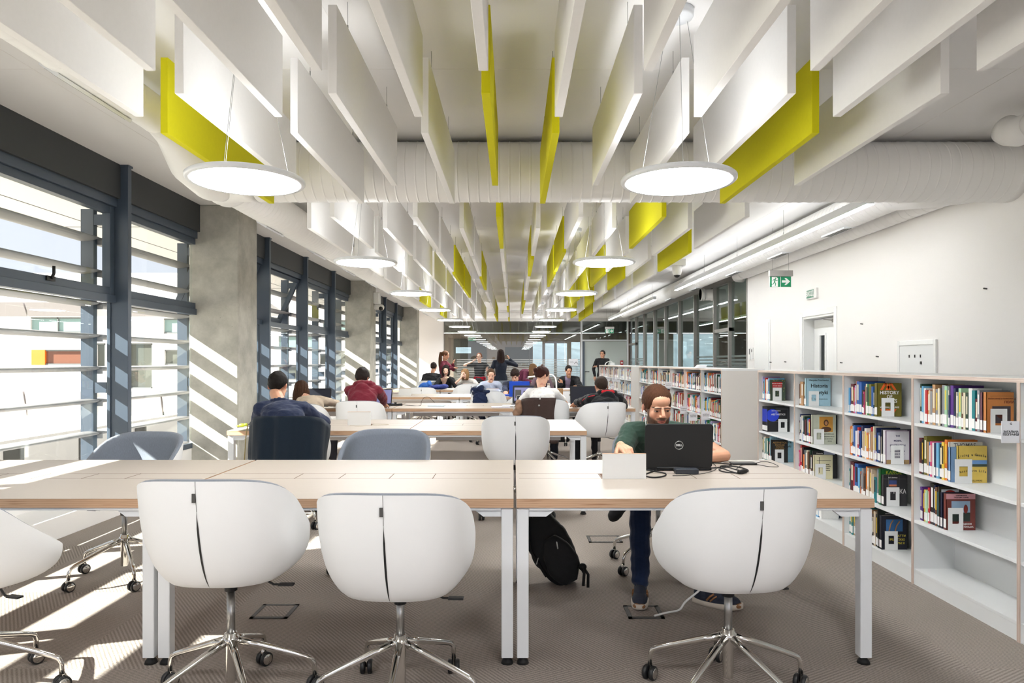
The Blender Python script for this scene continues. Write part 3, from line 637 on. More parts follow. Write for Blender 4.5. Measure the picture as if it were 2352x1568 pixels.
# ================================================================== tables
RY = [3.02, 6.02, 8.93, 11.86, 14.8]; TL = 1.585; TD = 1.2
def table(x0, y0, label, raised=(), group='shared work tables in rows'):
    t = empty('work_table', (x0, y0, 0), 0, label, 'table', group)
    g = 0.004; b = MB(); x_a, x_b = g, TL-g; zt, zb = 0.74, 0.70
    b.add([(x_a, 0, zb), (x_b, 0, zb), (x_b, TD, zb), (x_a, TD, zb), (x_a, 0, zt-0.001), (x_b, 0, zt-0.001), (x_b, TD, zt-0.001), (x_a, TD, zt-0.001)], [(0, 3, 2, 1), (0, 1, 5, 4), (1, 2, 6, 5), (2, 3, 7, 6), (3, 0, 4, 7)], 1)
    b.box(x_a, x_b, 0, TD, zt-0.0012, zt, 0)
    tt = b.build('tabletop', ['table_top', 'ply_edge'], t)
    c = TL/2; gr = MB()
    for y in (0.52, 0.68): gr.box(0.02, TL-0.02, y-0.001, y+0.001, zt-0.001, zt+0.0004)
    for dx in (-0.345, -0.115, 0.145, 0.37): gr.box(c+dx-0.002, c+dx+0.002, 0.521, 0.679, zt-0.001, zt+0.0005)
    gr.build('flap_groove', 'groove', tt)
    for (a, e_, s) in ((-0.345, -0.115, 0), (0.145, 0.37, 1)):
        if s in raised:
            f = MB().box(c+a+0.003, c+e_-0.003, 0.515, 0.521, zt, zt+0.128, 0).box(c+a+0.003, c+e_-0.003, 0.521, 0.527, zt, zt+0.128, 0).box(c+a+0.003, c+e_-0.003, 0.515, 0.527, zt+0.128, zt+0.131, 1)
            f.build('raised_flap', ['white_gloss', 'ply_edge'], t)
            MB().box(c+a+0.004, c+e_-0.004, 0.53, 0.675, zt+0.0003, zt+0.001).build('flap_opening', 'groove', t)
    b = MB().box(0.06, TL-0.06, 0.012, 0.05, 0.685, 0.70).box(0.06, TL-0.06, TD-0.05, TD-0.012, 0.685, 0.70)
    b.box(0.012, 0.06, 0.02, TD-0.02, 0.66, 0.70).box(TL-0.06, TL-0.012, 0.02, TD-0.02, 0.66, 0.70)
    b.build('frame_rail', 'white_metal', t, bevel=0.002)
    MB().box(0.2, TL-0.2, 0.5, 0.7, 0.60, 0.612).box(0.2, TL-0.2, 0.5, 0.506, 0.612, 0.67).box(0.2, TL-0.2, 0.694, 0.7, 0.612, 0.67).build('cable_tray', 'white_metal', t)
    for (sx, sy) in ((0, 0), (1, 0), (0, 1), (1, 1)):
        x = 0.006 if sx == 0 else TL-0.006-0.052; y = 0.015 if sy == 0 else TD-0.015-0.052
        l = MB().box(x, x+0.052, y, y+0.052, 0.03, 0.692).build('leg', 'white_metal', t, bevel=0.004)
        MB().lathe([(0.028, 0.0), (0.024, 0.012), (0.016, 0.022), (0.012, 0.03)], 16, o=(x+0.026, y+0.026, 0)).build('foot_pad', 'black_rubber', l)
        pb = [(0.052, 0.7), (0.19, 0.7), (0.13, 0.655), (0.052, 0.655)] if sx == 0 else [(-0.0, 0.7), (-0.14, 0.7), (-0.08, 0.655), (-0.0, 0.655)]
        MB().prism([(x+p, z) for p, z in pb], y+0.012, y+0.04, 0, 'xz').build('corner_bracket', 'white_metal', l)
    return t
rn = ['front', 'second', 'third', 'fourth', 'back']
for r, y0 in enumerate(RY):
    if r % 2 == 0: xs_ = [(-3.18, 'window end'), (-1.59, 'middle'), (0.0, 'shelf end')]
    else: xs_ = [(-2.53, 'window side'), (-0.945, 'shelf side')]
    for i, (x0, w_) in enumerate(xs_):
        ra = {(0, 2): (0,), (1, 0): (1,), (2, 2): (0,), (3, 0): (0,), (3, 1): (0,), (4, 1): (0,)}.get((r, i), ())
        table(x0+0.01, y0, '%s table of the %s row, pale top with plywood edge and white legs' % (w_, rn[r]), ra)

# ================================================================== chairs
def lerp_tab(t, tab):
    for i in range(len(tab)-1):
        if t <= tab[i+1][0]:
            a = (t-tab[i][0])/(tab[i+1][0]-tab[i][0]); a = a*a*(3-2*a); return tab[i][1]+(tab[i+1][1]-tab[i][1])*a
    return tab[-1][1]
RIM = [(0, 0.425), (38, 0.405), (62, 0.365), (85, 0.30), (112, 0.215), (138, 0.09), (155, 0.055), (180, 0.05)]
def shell_pt(th, v, inset=0.0, floor=0.0):
    d = abs(math.degrees(th)); h = 0.043+0.388/(1+(d/98)**4.4)
    sx, sy = math.sin(th), -math.cos(th)
    a = 0.295-inset; b_ = (0.265 if sy < 0 else 0.262)-inset; n = 2.7
    R = 1.0/((abs(sx)/a)**n+(abs(sy)/b_)**n)**(1/n)
    v0 = 0.3
    if v < v0: r = R*0.66*v/v0; z = floor + 0.010*(v/v0)**2
    else:
        u = (v-v0)/(1-v0); r = R*(0.66+0.34*(1-(1-u)**2.5)); z = floor+0.010 + (h-floor-0.010)*u**1.35
    y = sy*r - 0.10*z*(1 if sy < 0 else max(0, 1-1.2*abs(sy)))
    return (sx*r, y, z)
def chair_proto():
    t = empty('swivel_chair')
    NT, NV = 56, 18; rows = []
    for i in range(NV+1):
        v = max(0.02, i/NV); rows.append([shell_pt(-PI+2*PI*j/NT, v) for j in range(NT+1)])
    b = MB().grid(rows, 0, True, flip=True); b.build('shell', 'shell_white', t, loc=(0, 0, 0.455))
    rows = [[shell_pt(-PI+2*PI*j/NT, 1.0) for j in range(NT+1)]]
    p1 = [shell_pt(-PI+2*PI*j/NT, 1.0, 0.012) for j in range(NT+1)]; rows.append([(p[0], p[1], p[2]+0.006) for p in p1])
    for i in range(NV, -1, -1):
        v = max(0.02, i/NV); rows.append([shell_pt(-PI+2*PI*j/NT, v, 0.028, 0.055) for j in range(NT+1)])
    b = MB().grid(rows, 0, True, flip=True); b.build('upholstery', 'fabric_grey', t, loc=(0, 0, 0.455))
    # cushion roll at the front and seat
    # dark slit, seam and tag on the back
    def bk(v, off=0.0015, x=0.0):
        p = shell_pt(x/0.27, v); q = shell_pt(x/0.27, v, -off); return Vector(q)
    s = MB(); L = []; Rr = []
    for i in range(25):
        v = 0.34+(0.86-0.34)*i/24; w_ = 0.0042*math.sin(PI*min(1, (1-i/24)*0.9+0.1))**0.6*(1 if i < 20 else (24-i)/4+0.08); L.append(bk(v, 0.0015, -w_)); Rr.append(bk(v, 0.0015, w_))
    s.grid([L, Rr]); s.build('back_slit', 'black_plastic', t, loc=(0, 0, 0.455))
    MB().grid([[bk(0.86+0.14*i/6, 0.0012, -0.0007) for i in range(7)], [bk(0.86+0.14*i/6, 0.0012, 0.0007) for i in range(7)]]).build('seam', 'slot_dark', t, loc=(0, 0, 0.455))
    p = bk(0.925, 0.004, -0.006); MB().box(-0.006, 0.006, -0.002, 0.002, -0.016, 0.016).build('tag', 'slot_dark', t, loc=(p.x, p.y, p.z+0.455))
    # column
    MB().lathe([(0.02, 0.40), (0.024, 0.402), (0.024, 0.45), (0.06, 0.452), (0.12, 0.462)], 24).build('mount', 'black_plastic', t)
    MB().lathe([(0.016, 0.25), (0.016, 0.43)], 20).build('gas_lift', 'steel', t)
    MB().lathe([(0.018, 0.075), (0.021, 0.08), (0.023, 0.22), (0.032, 0.235), (0.032, 0.255), (0.024, 0.258), (0.024, 0.27), (0.015, 0.272)], 24).build('hub', 'chrome', t)
    MB().tube([(0.03, 0.03, 0.448), (0.12, 0.02, 0.442), (0.17, 0.0, 0.425), (0.2, 0.0, 0.425)], 0.005).box(0.19, 0.25, -0.014, 0.014, 0.421, 0.429).build('height_lever', 'black_plastic', t, bevel=0.002)
    for k in range(5):
        l = MB().tube([(0.02, 0, 0.238), (0.1, 0, 0.212), (0.22, 0, 0.168), (0.285, 0, 0.143), (0.308, 0, 0.13), (0.318, 0, 0.108), (0.32, 0, 0.066)], [0.016, 0.014, 0.012, 0.011, 0.0105, 0.010, 0.010], 12).build('leg', 'chrome', t)
        l.rotation_euler = (0, 0, math.radians(72*k))
        c = MB()
        for s_ in (-1, 1):
            c.lathe([(0.012, s_*0.006), (0.026, s_*0.006), (0.030, s_*0.010), (0.030, s_*0.020), (0.026, s_*0.025), (0.023, s_*0.025)][::s_], 24, 0, (0, 0, 0.030), 'y')
            c.lathe([(0.001, s_*0.0255), (0.022, s_*0.0255), (0.023, s_*0.0245)][::s_], 24, 1, (0, 0, 0.030), 'y')
        c.tube([(0, 0, 0.03), (0.008, 0, 0.06), (0, 0, 0.075)], [0.006, 0.009, 0.008], 10, 1)
        co_ = c.build('caster', ['black_plastic', 'chrome'], l, loc=(0.32, 0, 0)); co_.rotation_euler = (0, 0, 0.7+k*1.9)
    return t
cp = chair_proto(); _used = [False]
def chair(x, y, head, phi, label, lift=0.0, group='swivel bucket chairs'):
    o = copy_tree(cp)
    o.location = (x, y, 0); o.rotation_euler = (0, 0, math.radians(head)); tag(o, label, 'chair', group)
    for c in o.children:
        if c.name.startswith('leg'): c.rotation_euler.z += math.radians(phi-head)
        elif not c.name.startswith(('hub', 'gas')): c.location.z += lift-(0.01 if y > 3.5 else 0.0)
    return o
chair(-1.12, 2.72, 0, 15, 'white bucket swivel chair with slit back, left of the two at the front table', 0.035)
chair(-0.445, 2.70, -2, 54, 'white bucket swivel chair pushed near the pair of centre table legs', -0.01)
chair(0.865, 2.76, 6, 10, 'white bucket swivel chair in front of the black laptop, right at the front table', 0.0)
chair(-2.16, 2.74, -16, 12, 'white bucket swivel chair cut off by the left picture edge', 0.0)
chair(-2.42, 4.27, 172, 20, 'grey lined bucket chair facing us with a sunny stripe, nearest the window', 0.0)
chair(-0.83, 4.36, 180, 40, 'grey lined bucket chair facing us alone behind the middle front table', 0.01)
chair(0.95, 4.50, 176, 0, 'grey lined bucket chair the bearded man sits in', -0.02)
chair(-1.83, 5.72, 4, 30, 'white bucket chair with a dark jacket, under the navy sweater man', 0.0)
chair(0.02, 5.95, 0, 60, 'empty white bucket chair with its back to us at the second row', 0.02)
chair(1.03, 8.25, 14, 40, 'white bucket chair turned aside under the black and red jacket man', 0.0)
chair(0.40, 8.50, -6, 10, 'white bucket chair hung with a brown coat in the third row', 0.02)
chair(-1.84, 8.33, 2, 30, 'white bucket chair under the maroon hoodie person', 0.01)
chair(-2.50, 8.33, -8, 0, 'white bucket chair under the long haired girl by the window', -0.02)
chair(-0.40, 11.42, -8, 20, 'white bucket chair with a navy jacket, at the fourth row', 0.0)
chair(-0.0, 10.85, 62, 50, 'empty white bucket chair turned sideways left of the brown coat', 0.0)
chair(0.86, 11.3, 10, 50, 'white bucket chair just past the white tee woman, beside paper bag', 0.0)
chair(-1.0, 14.3, 28, 50, 'white bucket chair turned aside at the back row, before the denim shirt woman', 0.02)
chair(-1.9, 14.35, 4, 50, 'low white bucket chair at the window side of the back row', -0.05)
chair(-0.56, 13.45, 180, 50, 'chair under the woman in the pale denim shirt', 0.0)
chair(0.09, 13.5, 180, 10, 'chair under the man writing behind the blue folder', 0.0)
chair(-1.76, 16.5, 180, 10, 'chair under the woman with the dark bob', 0.0)
chair(-1.12, 16.5, 180, 10, 'chair under the fair girl resting her head', 0.0)
chair(-0.27, 17.0, 180, 10, 'pale empty chair back below the standing long haired woman', 0.0)
chair(1.3, 16.55, 180, 10, 'chair under the man in the black jacket at the back table', 0.0)
chair(-2.15, 17.6, 0, 10, 'chair under the person in black near the far column', 0.0)
for c in list(cp.children):
    for g in list(c.children): bpy.data.objects.remove(g)
    bpy.data.objects.remove(c)
bpy.data.objects.remove(cp)
# ================================================================== shelving
XS = 2.42; SD = 0.245; LV = [0.095, 0.39, 0.67, 0.975]; TOPZ = 1.265
def bookcase(y1, n, label, pitch=0.872):
    y0 = y1-n*pitch
    t = empty('bookcase', (XS, y0, 0), 0, label, 'bookcase', 'low white bookcases'); L = n*pitch
    MB().box(-0.004, 0.50, -0.011, L+0.011, TOPZ-0.022, TOPZ, 0).add([(-0.0045, -0.011, TOPZ-0.022), (-0.0045, L+0.011, TOPZ-0.022), (-0.0045, L+0.011, TOPZ-0.001), (-0.0045, -0.011, TOPZ-0.001)], [(0, 1, 2, 3)][::-1], 1).build('top_board', ['shelf_white', 'shelf_edge'], t)
    for y in (-0.011, L-0.011+0.0): MB().box(-0.002, 0.50, y, y+0.022, 0, TOPZ-0.022, 0).box(-0.004, -0.002, y, y+0.022, 0.0, TOPZ-0.022, 1).build('end_panel', ['shelf_panel', 'shelf_edge_x'], t)
    MB().box(SD, SD+0.01, 0, L, 0.08, TOPZ-0.022).build('back_panel', 'shelf_white', t)
    for k in range(1, n): MB().box(0, SD, k*pitch-0.011, k*pitch+0.011, 0.0, TOPZ-0.022, 0).box(-0.003, 0, k*pitch-0.011, k*pitch+0.011, 0.0, TOPZ-0.022, 1).build('upright', ['shelf_white', 'shelf_edge_x'], t)
    for k in range(n):
        a, c = k*pitch+0.011, (k+1)*pitch-0.011
        for z in LV: MB().box(0.002, SD, a, c, z-0.018, z, 0).build('shelf', 'shelf_white', t, bevel=0.001)
        MB().box(0.004, 0.02, a, c, 0, 0.077).build('plinth', 'shelf_white', t)
    return t
UN = [(6.77+0.0, 6, 'nearest white bookcase with plywood edges, beside the front tables'), (13.20+0.0, 6, 'middle white bookcase beyond the first aisle gap, behind the bearded man'), (19.30, 6, 'farthest white bookcase, filled with pale books, ending by the standing man')]
for (y1, n, lb) in UN: bookcase(y1, n, lb)

PAL = {'navy': '1E2C55', 'blue': '2F62AE', 'sky blue': '6FB4DC', 'teal': '157F86', 'green': '1F7A45', 'dark green': '1E4030', 'olive': '6F6A22', 'yellow': 'E8C944', 'orange': 'DF7A2B', 'red': 'C0242C', 'maroon': '611A24', 'purple': '5A2F86', 'pink': 'D9477F', 'brown': '6B452F', 'tan': 'B98F62', 'cream': 'E6DEC4', 'white': 'EDEDEA', 'grey': '8C8F94', 'black': '1B1B1E', 'pale green': 'A9D6B0', 'lilac': 'B3A6D0', 'beige': 'CDBBA0'}
names_ = list(PAL)
# one book of each kind: unit size, scaled per copy
def book_proto():
    o = MB().box(0, 1, 0, 0.1, 0, 1).box(0, 1, 0.9, 1, 0, 1).box(0, 0.03, 0.1, 0.9, 0, 1).build('book', 'black_plastic')
    MB().box(0.03, 0.98, 0.1, 0.9, 0.015, 0.985).build('page_block', 'page', o)
    MB().box(-0.006, -0.001, 0.02, 0.98, 0.06, 0.30).build('spine_label', 'label_white', o)
    MB().box(-0.006, -0.001, 0.25, 0.75, 0.42, 0.90).build('spine_title', 'label_white', o)
    return o
bp_ = book_proto(); bme = bp_.data; kidm = [(c.name.split('.')[0], c.data) for c in bp_.children]
for c in list(bp_.children): bpy.data.objects.remove(c)
bpy.data.objects.remove(bp_)
bmes = {}
def book_mesh(cn):
    if cn not in bmes:
        m_ = bme.copy(); m_.materials.clear(); m_.materials.append(colmat(PAL[cn])); bmes[cn] = m_
    return bmes[cn]
tmes = {}
def title_mesh(cn):
    if cn not in tmes:
        m_ = kidm[2][1].copy(); m_.materials.clear(); m_.materials.append(colmat(PAL[cn])); tmes[cn] = m_
    return tmes[cn]
NB = [0]; STUFF = MB(); stuff_cols = list(PAL)
SMATS = ['page', 'label_white']+[colmat(PAL[c]) for c in stuff_cols]
def put_book(x, y, z, dx, th, h, cn, label, grp, lean=0.0, sticker=True, titlec=None):
    if NB[0] < 300:
        NB[0] += 1
        o = bpy.data.objects.new('book', book_mesh(cn)); C.objects.link(o); o.location = (x, y, z+0.0005); o.scale = (dx, th, h); o.rotation_euler = (0, 0, 0)
        if lean: o.rotation_euler = (lean, 0, 0)
        tag(o, label, 'book', grp)
        for i, (nm, me) in enumerate(kidm):
            if i == 1 and not sticker: continue
            if i == 2 and titlec is None: continue
            c = bpy.data.objects.new(nm, me if i < 2 else title_mesh(titlec)); C.objects.link(c); c.parent = o
        return o
    k = stuff_cols.index(cn)+2
    STUFF.box(x, x+dx, y, y+th, z, z+h, k)
    STUFF.box(x+0.004, x+dx-0.004, y+0.002, y+th-0.002, z+h, z+h+0.0008, 0)
    if sticker: STUFF.box(x-0.001, x, y+0.001, y+th-0.001, z+0.012, z+h*0.3, 1)
    if titlec: STUFF.box(x-0.001, x, y+th*0.3, y+th*0.7, z+h*0.45, z+h*0.85, stuff_cols.index(titlec)+2)
def bookend(y, z, label, x=XS+0.025, w=0.085, h=0.125):
    b = MB(); b.box(0, w, -0.002, 0, 0, 0.04).box(0, w, -0.002, 0, 0.095, h).box(0, 0.024, -0.002, 0, 0.04, 0.095).box(w-0.024, w, -0.002, 0, 0.04, 0.095).box(0, w, 0, 0.1, 0.0, 0.0012)
    o = b.build('bookend', 'white_gloss', loc=(x, y, z+0.0006)); tag(o, label, 'bookend', 'white bookends on the shelves'); return o
SHN = ['bottom shelf', 'third shelf', 'second shelf', 'top shelf']
def row_books(ybeg, yend, z, bay, sh, seed, pal=None, hmin=0.17, hmax=0.235, tmax=0.034, end_leave=0.0, spec=None):
    rnd = random.Random(seed); y = ybeg; k = 0; pal = pal or names_
    while y > yend+0.012:
        th = rnd.choice([0.013, 0.018, 0.022, 0.026, tmax]); th = min(th, y-yend)
        if spec and k < len(spec): cn, th, h = spec[k]
        else: cn = rnd.choice(pal); h = rnd.uniform(hmin, hmax)
        dx = rnd.uniform(0.13, 0.17)*(1 if h < 0.23 else 1.1)
        sz = 'slim' if th < 0.019 else ('thick' if th > 0.028 else 'middling')
        tall = 'tall' if h > 0.215 else ('low' if h < 0.185 else 'upright')
        tc = rnd.choice(['white', 'cream', 'black', None, 'yellow', None]); tc = None if tc == cn else tc
        y -= th+0.0006; k += 1
        put_book(XS+0.03+rnd.uniform(0, 0.008), y, z, dx, th, h, cn, '%s %s %s book, %s from far end, %s, %s' % (sz, tall, cn, ordn[k-1], SHN[sh], bay), 'books on %s of %s' % (SHN[sh], bay), sticker=rnd.random() < 0.9, titlec=tc)
    return y
# covers turned to us at the near end of a row
def cover(y, z, w, h, th, col, label, x=XS+0.03, grp='books turned cover-on at row ends'):
    NB[0] += 1
    o = MB().box(0, w, 0, 0.0025, 0, h).box(0, w, th-0.0025, th, 0, h).box(0, 0.0025, 0, th, 0, h).build('book', colmat(col), loc=(x, y-th, z+0.0005))
    MB().box(0.003, w-0.003, 0.0025, th-0.0025, 0.003, h-0.003).build('page_block', 'page', o)
    MB().box(-0.0006, 0, 0.001, th-0.001, 0.012, 0.062).build('spine_label', 'label_white', o)
    tag(o, label, 'book', grp); return o
def ctext(o, body, x, z, size, m_='label_white', xs=1.0, bold=0.0003, name='cover_title'):
    return text_part(name, body, size, m_, o, (x, -0.0008, z), (PI/2, 0, 0), 0.0003, bold=bold, xs=xs)
def cpatch(o, x0, x1, z0, z1, col, name='cover_panel', d=0.0008):
    return MB().box(x0, x1, -d, 0, z0, z1).build(name, colmat(col), o)
BN = ['bay by the gap', 'second near bay', 'third near bay', 'wide near bay', 'right edge bay']
ED = [6.77-0.872*k for k in range(7)]
g_ = 0.012
# --- bay A
zt_, z2, z1, z0 = LV[3], LV[2], LV[1], LV[0]
row_books(ED[0]-g_, 6.565, zt_, BN[0], 3, 11, ['sky blue', 'navy', 'blue', 'red', 'white', 'lilac', 'teal', 'cream'], tmax=0.024, spec=[('lilac', 0.02, 0.225), ('teal', 0.018, 0.18), ('sky blue', 0.02, 0.2), ('blue', 0.02, 0.2), ('red', 0.016, 0.215), ('cream', 0.03, 0.2), ('lilac', 0.03, 0.2)])
o = cover(6.56, zt_, 0.145, 0.20, 0.02, '3F4F3E', 'green and gold leafy patterned book with a red title panel, top shelf by the gap')
cpatch(o, 0.02, 0.115, 0.125, 0.178, 'C22A28'); ctext(o, 'Władysław Stróżewski', 0.067, 0.162, 0.011); ctext(o, 'WOKÓŁ PIĘKNA', 0.067, 0.140, 0.011)
for i in range(26):
    q = random.Random(i); xx, zz = q.uniform(0.008, 0.137), q.choice([q.uniform(0.008, 0.12), q.uniform(0.18, 0.195)]); MB().tube([(xx, -0.001, zz), (xx+0.004, -0.001, zz+0.006), (xx+0.001, -0.001, zz+0.011)], 0.0012, 5).build('cover_leaf', colmat('BCA95A'), o)
bookend(6.53, zt_, 'white bookend before the leafy green book, top shelf by the gap', XS+0.05)
for k in range(4):
    o = cover(6.745-0.034*k, z2, 0.215, 0.255, 0.03, '16171B', 'black encyclopedia volume with blue spine band, number %s of four leaning together' % ordn[k]); o.scale = (1, 1, 0.94)
    MB().box(-0.0012, -0.0006, 0.002, 0.028, 0.10, 0.23).build('spine_band', colmat('2740C8'), o)
b = MB().lathe([(0.001, -0.0008), (0.062, -0.0008), (0.062, 0)], 40, o=(0.05, 0, 0.17), axis='y'); 
cv = MB(); pts = []
for j in range(40):
    a = 2*PI*j/40; pts.append((min(0.21, max(0.001, 0.05+0.063*math.cos(a))), 0.17+0.063*math.sin(a)))
cv.prism(pts, -0.0009, 0, 0, 'xz'); cv.build('cover_circle', colmat('2545E0'), o)
MB().box(0.05, 0.20, -0.001, 0, 0.106, 0.108).box(0.198, 0.2, -0.001, 0, 0.106, 0.235).box(0.08, 0.2, -0.001, 0, 0.233, 0.235).build('cover_rule', colmat('8D9097'), o)
ctext(o, 'ENCYCLOPEDIA', 0.085, 0.215, 0.012); ctext(o, 'OF', 0.085, 0.198, 0.009); ctext(o, 'AESTHETICS', 0.105, 0.178, 0.025)
bookend(6.60, z2, 'white bookend before the black encyclopedia volumes', XS+0.13)
row_books(ED[0]-g_, 6.555, z1, BN[0], 1, 13, ['navy', 'grey', 'dark green', 'teal', 'red', 'white', 'beige'], tmax=0.024)
o = cover(6.553, z1, 0.215, 0.245, 0.02, '9CCBDD', 'pale blue tall book behind the black gold lettered one')
ctext(o, 'Władysław Tatarkiewicz', 0.105, 0.228, 0.018, 'ink'); ctext(o, 'Historia', 0.15, 0.19, 0.03, 'ink'); ctext(o, 'estetyki', 0.15, 0.15, 0.03, 'ink')
o = cover(6.53, z1, 0.155, 0.215, 0.024, '1E1C1B', 'black book with gold capitals, third shelf by the gap')
ctext(o, 'AESTHETICA', 0.078, 0.188, 0.023, colmat('B98D4C')); ctext(o, 'PATRUM', 0.078, 0.165, 0.023, colmat('B98D4C')); ctext(o, 'ЭСТЕТИКА', 0.078, 0.146, 0.014, colmat('B98D4C')); ctext(o, 'ОТЦОВ ЦЕРКВИ', 0.078, 0.13, 0.011, colmat('B98D4C'))
bookend(6.50, z1, 'white bookend before the black gold lettered book', XS+0.06)
row_books(ED[0]-g_, 6.40, z0, BN[0], 0, 17)
# --- bay B
row_books(ED[1]-g_, 5.77, zt_, BN[1], 3, 21, ['tan', 'brown', 'beige'], spec=[('brown', 0.012, 0.18), ('tan', 0.036, 0.2), ('tan', 0.04, 0.2), ('brown', 0.02, 0.2)])
o = cover(5.765, zt_, 0.205, 0.232, 0.026, 'A6CCDB', 'pale blue book with large black serif title, top shelf, second bay')
ctext(o, 'Władysław Tatarkiewicz', 0.105, 0.215, 0.017, 'ink'); ctext(o, 'Historia', 0.11, 0.168, 0.044, 'ink', bold=0.0008); ctext(o, 'estetyki', 0.115, 0.112, 0.044, 'ink', bold=0.0008); ctext(o, '2', 0.045, 0.06, 0.03, 'ink'); ctext(o, 'Estetyka średniowieczna', 0.125, 0.058, 0.011, 'ink')
bookend(5.735, zt_, 'white bookend before the pale blue history book', XS+0.05)
row_books(ED[1]-g_, 5.665, z2, BN[1], 2, 22, ['dark green', 'maroon', 'blue', 'black', 'red', 'cream', 'navy'], tmax=0.026)
o = cover(5.66, z2, 0.23, 0.235, 0.016, '17171A', 'plain black wide book behind the icon covered one')
o = cover(5.64, z2, 0.19, 0.24, 0.028, 'C5C9B6', 'pale sage book with an orange portrait picture, second shelf, second bay')
cpatch(o, 0.055, 0.165, 0.10, 0.225, 'D79A3E', 'cover_picture')
p = MB().ell((0.11, -0.001, 0.175), (0.02, 0.0006, 0.026)).ell((0.11, -0.001, 0.122), (0.042, 0.0006, 0.022)); p.build('cover_figure', colmat('5A3A28'), o); MB().ell((0.11, -0.0018, 0.173), (0.012, 0.0006, 0.017)).build('cover_face', colmat('C98A5A'), o)
ctext(o, 'ВИЗАНТИЙСКАЯ', 0.12, 0.082, 0.013, colmat('6E7268')); ctext(o, 'СРЕДНЕВЕКОВАЯ', 0.12, 0.062, 0.013, colmat('6E7268')); ctext(o, 'ЭСТЕТИКА', 0.13, 0.043, 0.013, colmat('6E7268')); ctext(o, 'ВЕКА', 0.14, 0.024, 0.013, colmat('6E7268'))
bookend(5.605, z2, 'pale bookend before the portrait cover', XS+0.035)
row_books(ED[1]-g_, 5.63, z1, BN[1], 1, 23, ['pink', 'maroon', 'black', 'brown', 'dark green', 'grey', 'orange', 'cream'], tmax=0.024, spec=[('pink', 0.02, 0.2), ('red', 0.03, 0.245), ('black', 0.03, 0.23)])
o = cover(5.625, z1, 0.20, 0.225, 0.016, '26272B', 'black wide book with white title strip behind the cream one'); cpatch(o, 0.09, 0.18, 0.195, 0.225, 'B4BCD6'); ctext(o, 'Historia', 0.055, 0.205, 0.016)
o = cover(5.605, z1, 0.15, 0.195, 0.024, 'E9E2BC', 'cream book with thin crossing lines, third shelf, second bay')
MB().box(0.02, 0.135, -0.001, 0, 0.15, 0.152).box(0.038, 0.041, -0.001, 0, 0.05, 0.18).build('cover_rule', 'ink', o)
for k, tx_ in enumerate(['Основи', 'богослов\'я', 'та етика', 'навчання']): ctext(o, tx_, 0.10, 0.12-0.016*k, 0.012, 'ink')
bookend(5.575, z1, 'pale bookend before the cream book with crossing lines', XS+0.035)
row_books(ED[1]-g_, 5.45, z0, BN[1], 0, 24, ['navy', 'sky blue', 'white'])
# --- bay C
row_books(ED[2]-g_, 4.655, zt_, BN[2], 3, 31, ['navy', 'blue', 'maroon', 'white', 'dark green', 'olive', 'lilac', 'pale green'], tmax=0.03, spec=[('sky blue', 0.014, 0.18), ('blue', 0.018, 0.18), ('maroon', 0.04, 0.21), ('pink', 0.014, 0.185), ('lilac', 0.02, 0.2), ('orange', 0.006, 0.232), ('blue', 0.035, 0.23), ('blue', 0.03, 0.225), ('black', 0.024, 0.17), ('pink', 0.012, 0.16), ('brown', 0.014, 0.2), ('cream', 0.03, 0.215), ('green', 0.02, 0.215)])
o = cover(4.65, zt_, 0.165, 0.225, 0.032, '6B6217', 'olive book with orange peaks and white serif title, top shelf, third bay')
for dz, sg in ((0.178, 1), (0.0, -1)):
    pk = MB()
    for xo in (0.035, 0.07):
        if sg == 1: pk.prism([(xo-0.015, dz), (xo+0.003, dz), (xo+0.028, dz+0.047), (xo+0.012, dz+0.047)][::-1], -0.0009, 0, 0, 'xz').prism([(xo+0.015, dz+0.047), (xo+0.03, dz+0.047), (xo+0.062, dz), (xo+0.044, dz)][::-1], -0.0009, 0, 0, 'xz')
        else: pk.prism([(xo-0.015, 0.05), (xo+0.003, 0.05), (xo+0.028, 0.003), (xo+0.012, 0.003)], -0.0009, 0, 0, 'xz').prism([(xo+0.015, 0.003), (xo+0.03, 0.003), (xo+0.062, 0.05), (xo+0.044, 0.05)], -0.0009, 0, 0, 'xz')
    pk.build('cover_peak', colmat('F2671B'), o)
for k, (tx_, s_) in enumerate((('HISTORY', 0.032), ('OF', 0.03), ('ETHICS', 0.032))): ctext(o, tx_, 0.083, 0.160-0.028*k, s_, bold=0.0006)
ctext(o, 'VERNON J. BOURKE', 0.083, 0.062, 0.0145)
ctext(o, 'A monumental history of ethical theory', 0.083, 0.085, 0.006, 'ink')
bookend(4.61, zt_, 'white bookend before the olive book with orange peaks', XS+0.055)
row_books(ED[2]-g_, 4.57, z2, BN[2], 2, 32, ['navy', 'blue', 'maroon', 'white', 'black', 'orange', 'lilac', 'tan', 'cream', 'red', 'beige'], tmax=0.026)
o = cover(4.565, z2, 0.20, 0.225, 0.018, '2A2E38', 'wide dark book behind the white moral title')
o = cover(4.545, z2, 0.16, 0.222, 0.032, 'DFDBE0', 'white book with purple border and widely spaced capitals, second shelf, third bay')
MB().box(0.0, 0.005, -0.001, 0, 0.0, 0.222).box(0.155, 0.16, -0.001, 0, 0.0, 0.222).box(0.0, 0.16, -0.001, 0, 0.217, 0.222).build('cover_border', colmat('6C4A6C'), o); cpatch(o, 0, 0.16, 0, 0.028, 'A88A5A')
for k, tx_ in enumerate(('THE', 'MORAL', 'IMAGINATION')): ctext(o, tx_, 0.08, 0.185-0.031*k, 0.0155, colmat('5C5C7A'), bold=0.0004)
for k, tx_ in enumerate(('FROM EDMUND BURKE', 'TO LIONEL TRILLING', 'IN OUR DAY')): ctext(o, tx_, 0.08, 0.085-0.019*k, 0.009, colmat('5C5C7A'))
ctext(o, 'ROBERT CAVNAN', 0.08, 0.013, 0.012, colmat('6B5230'))
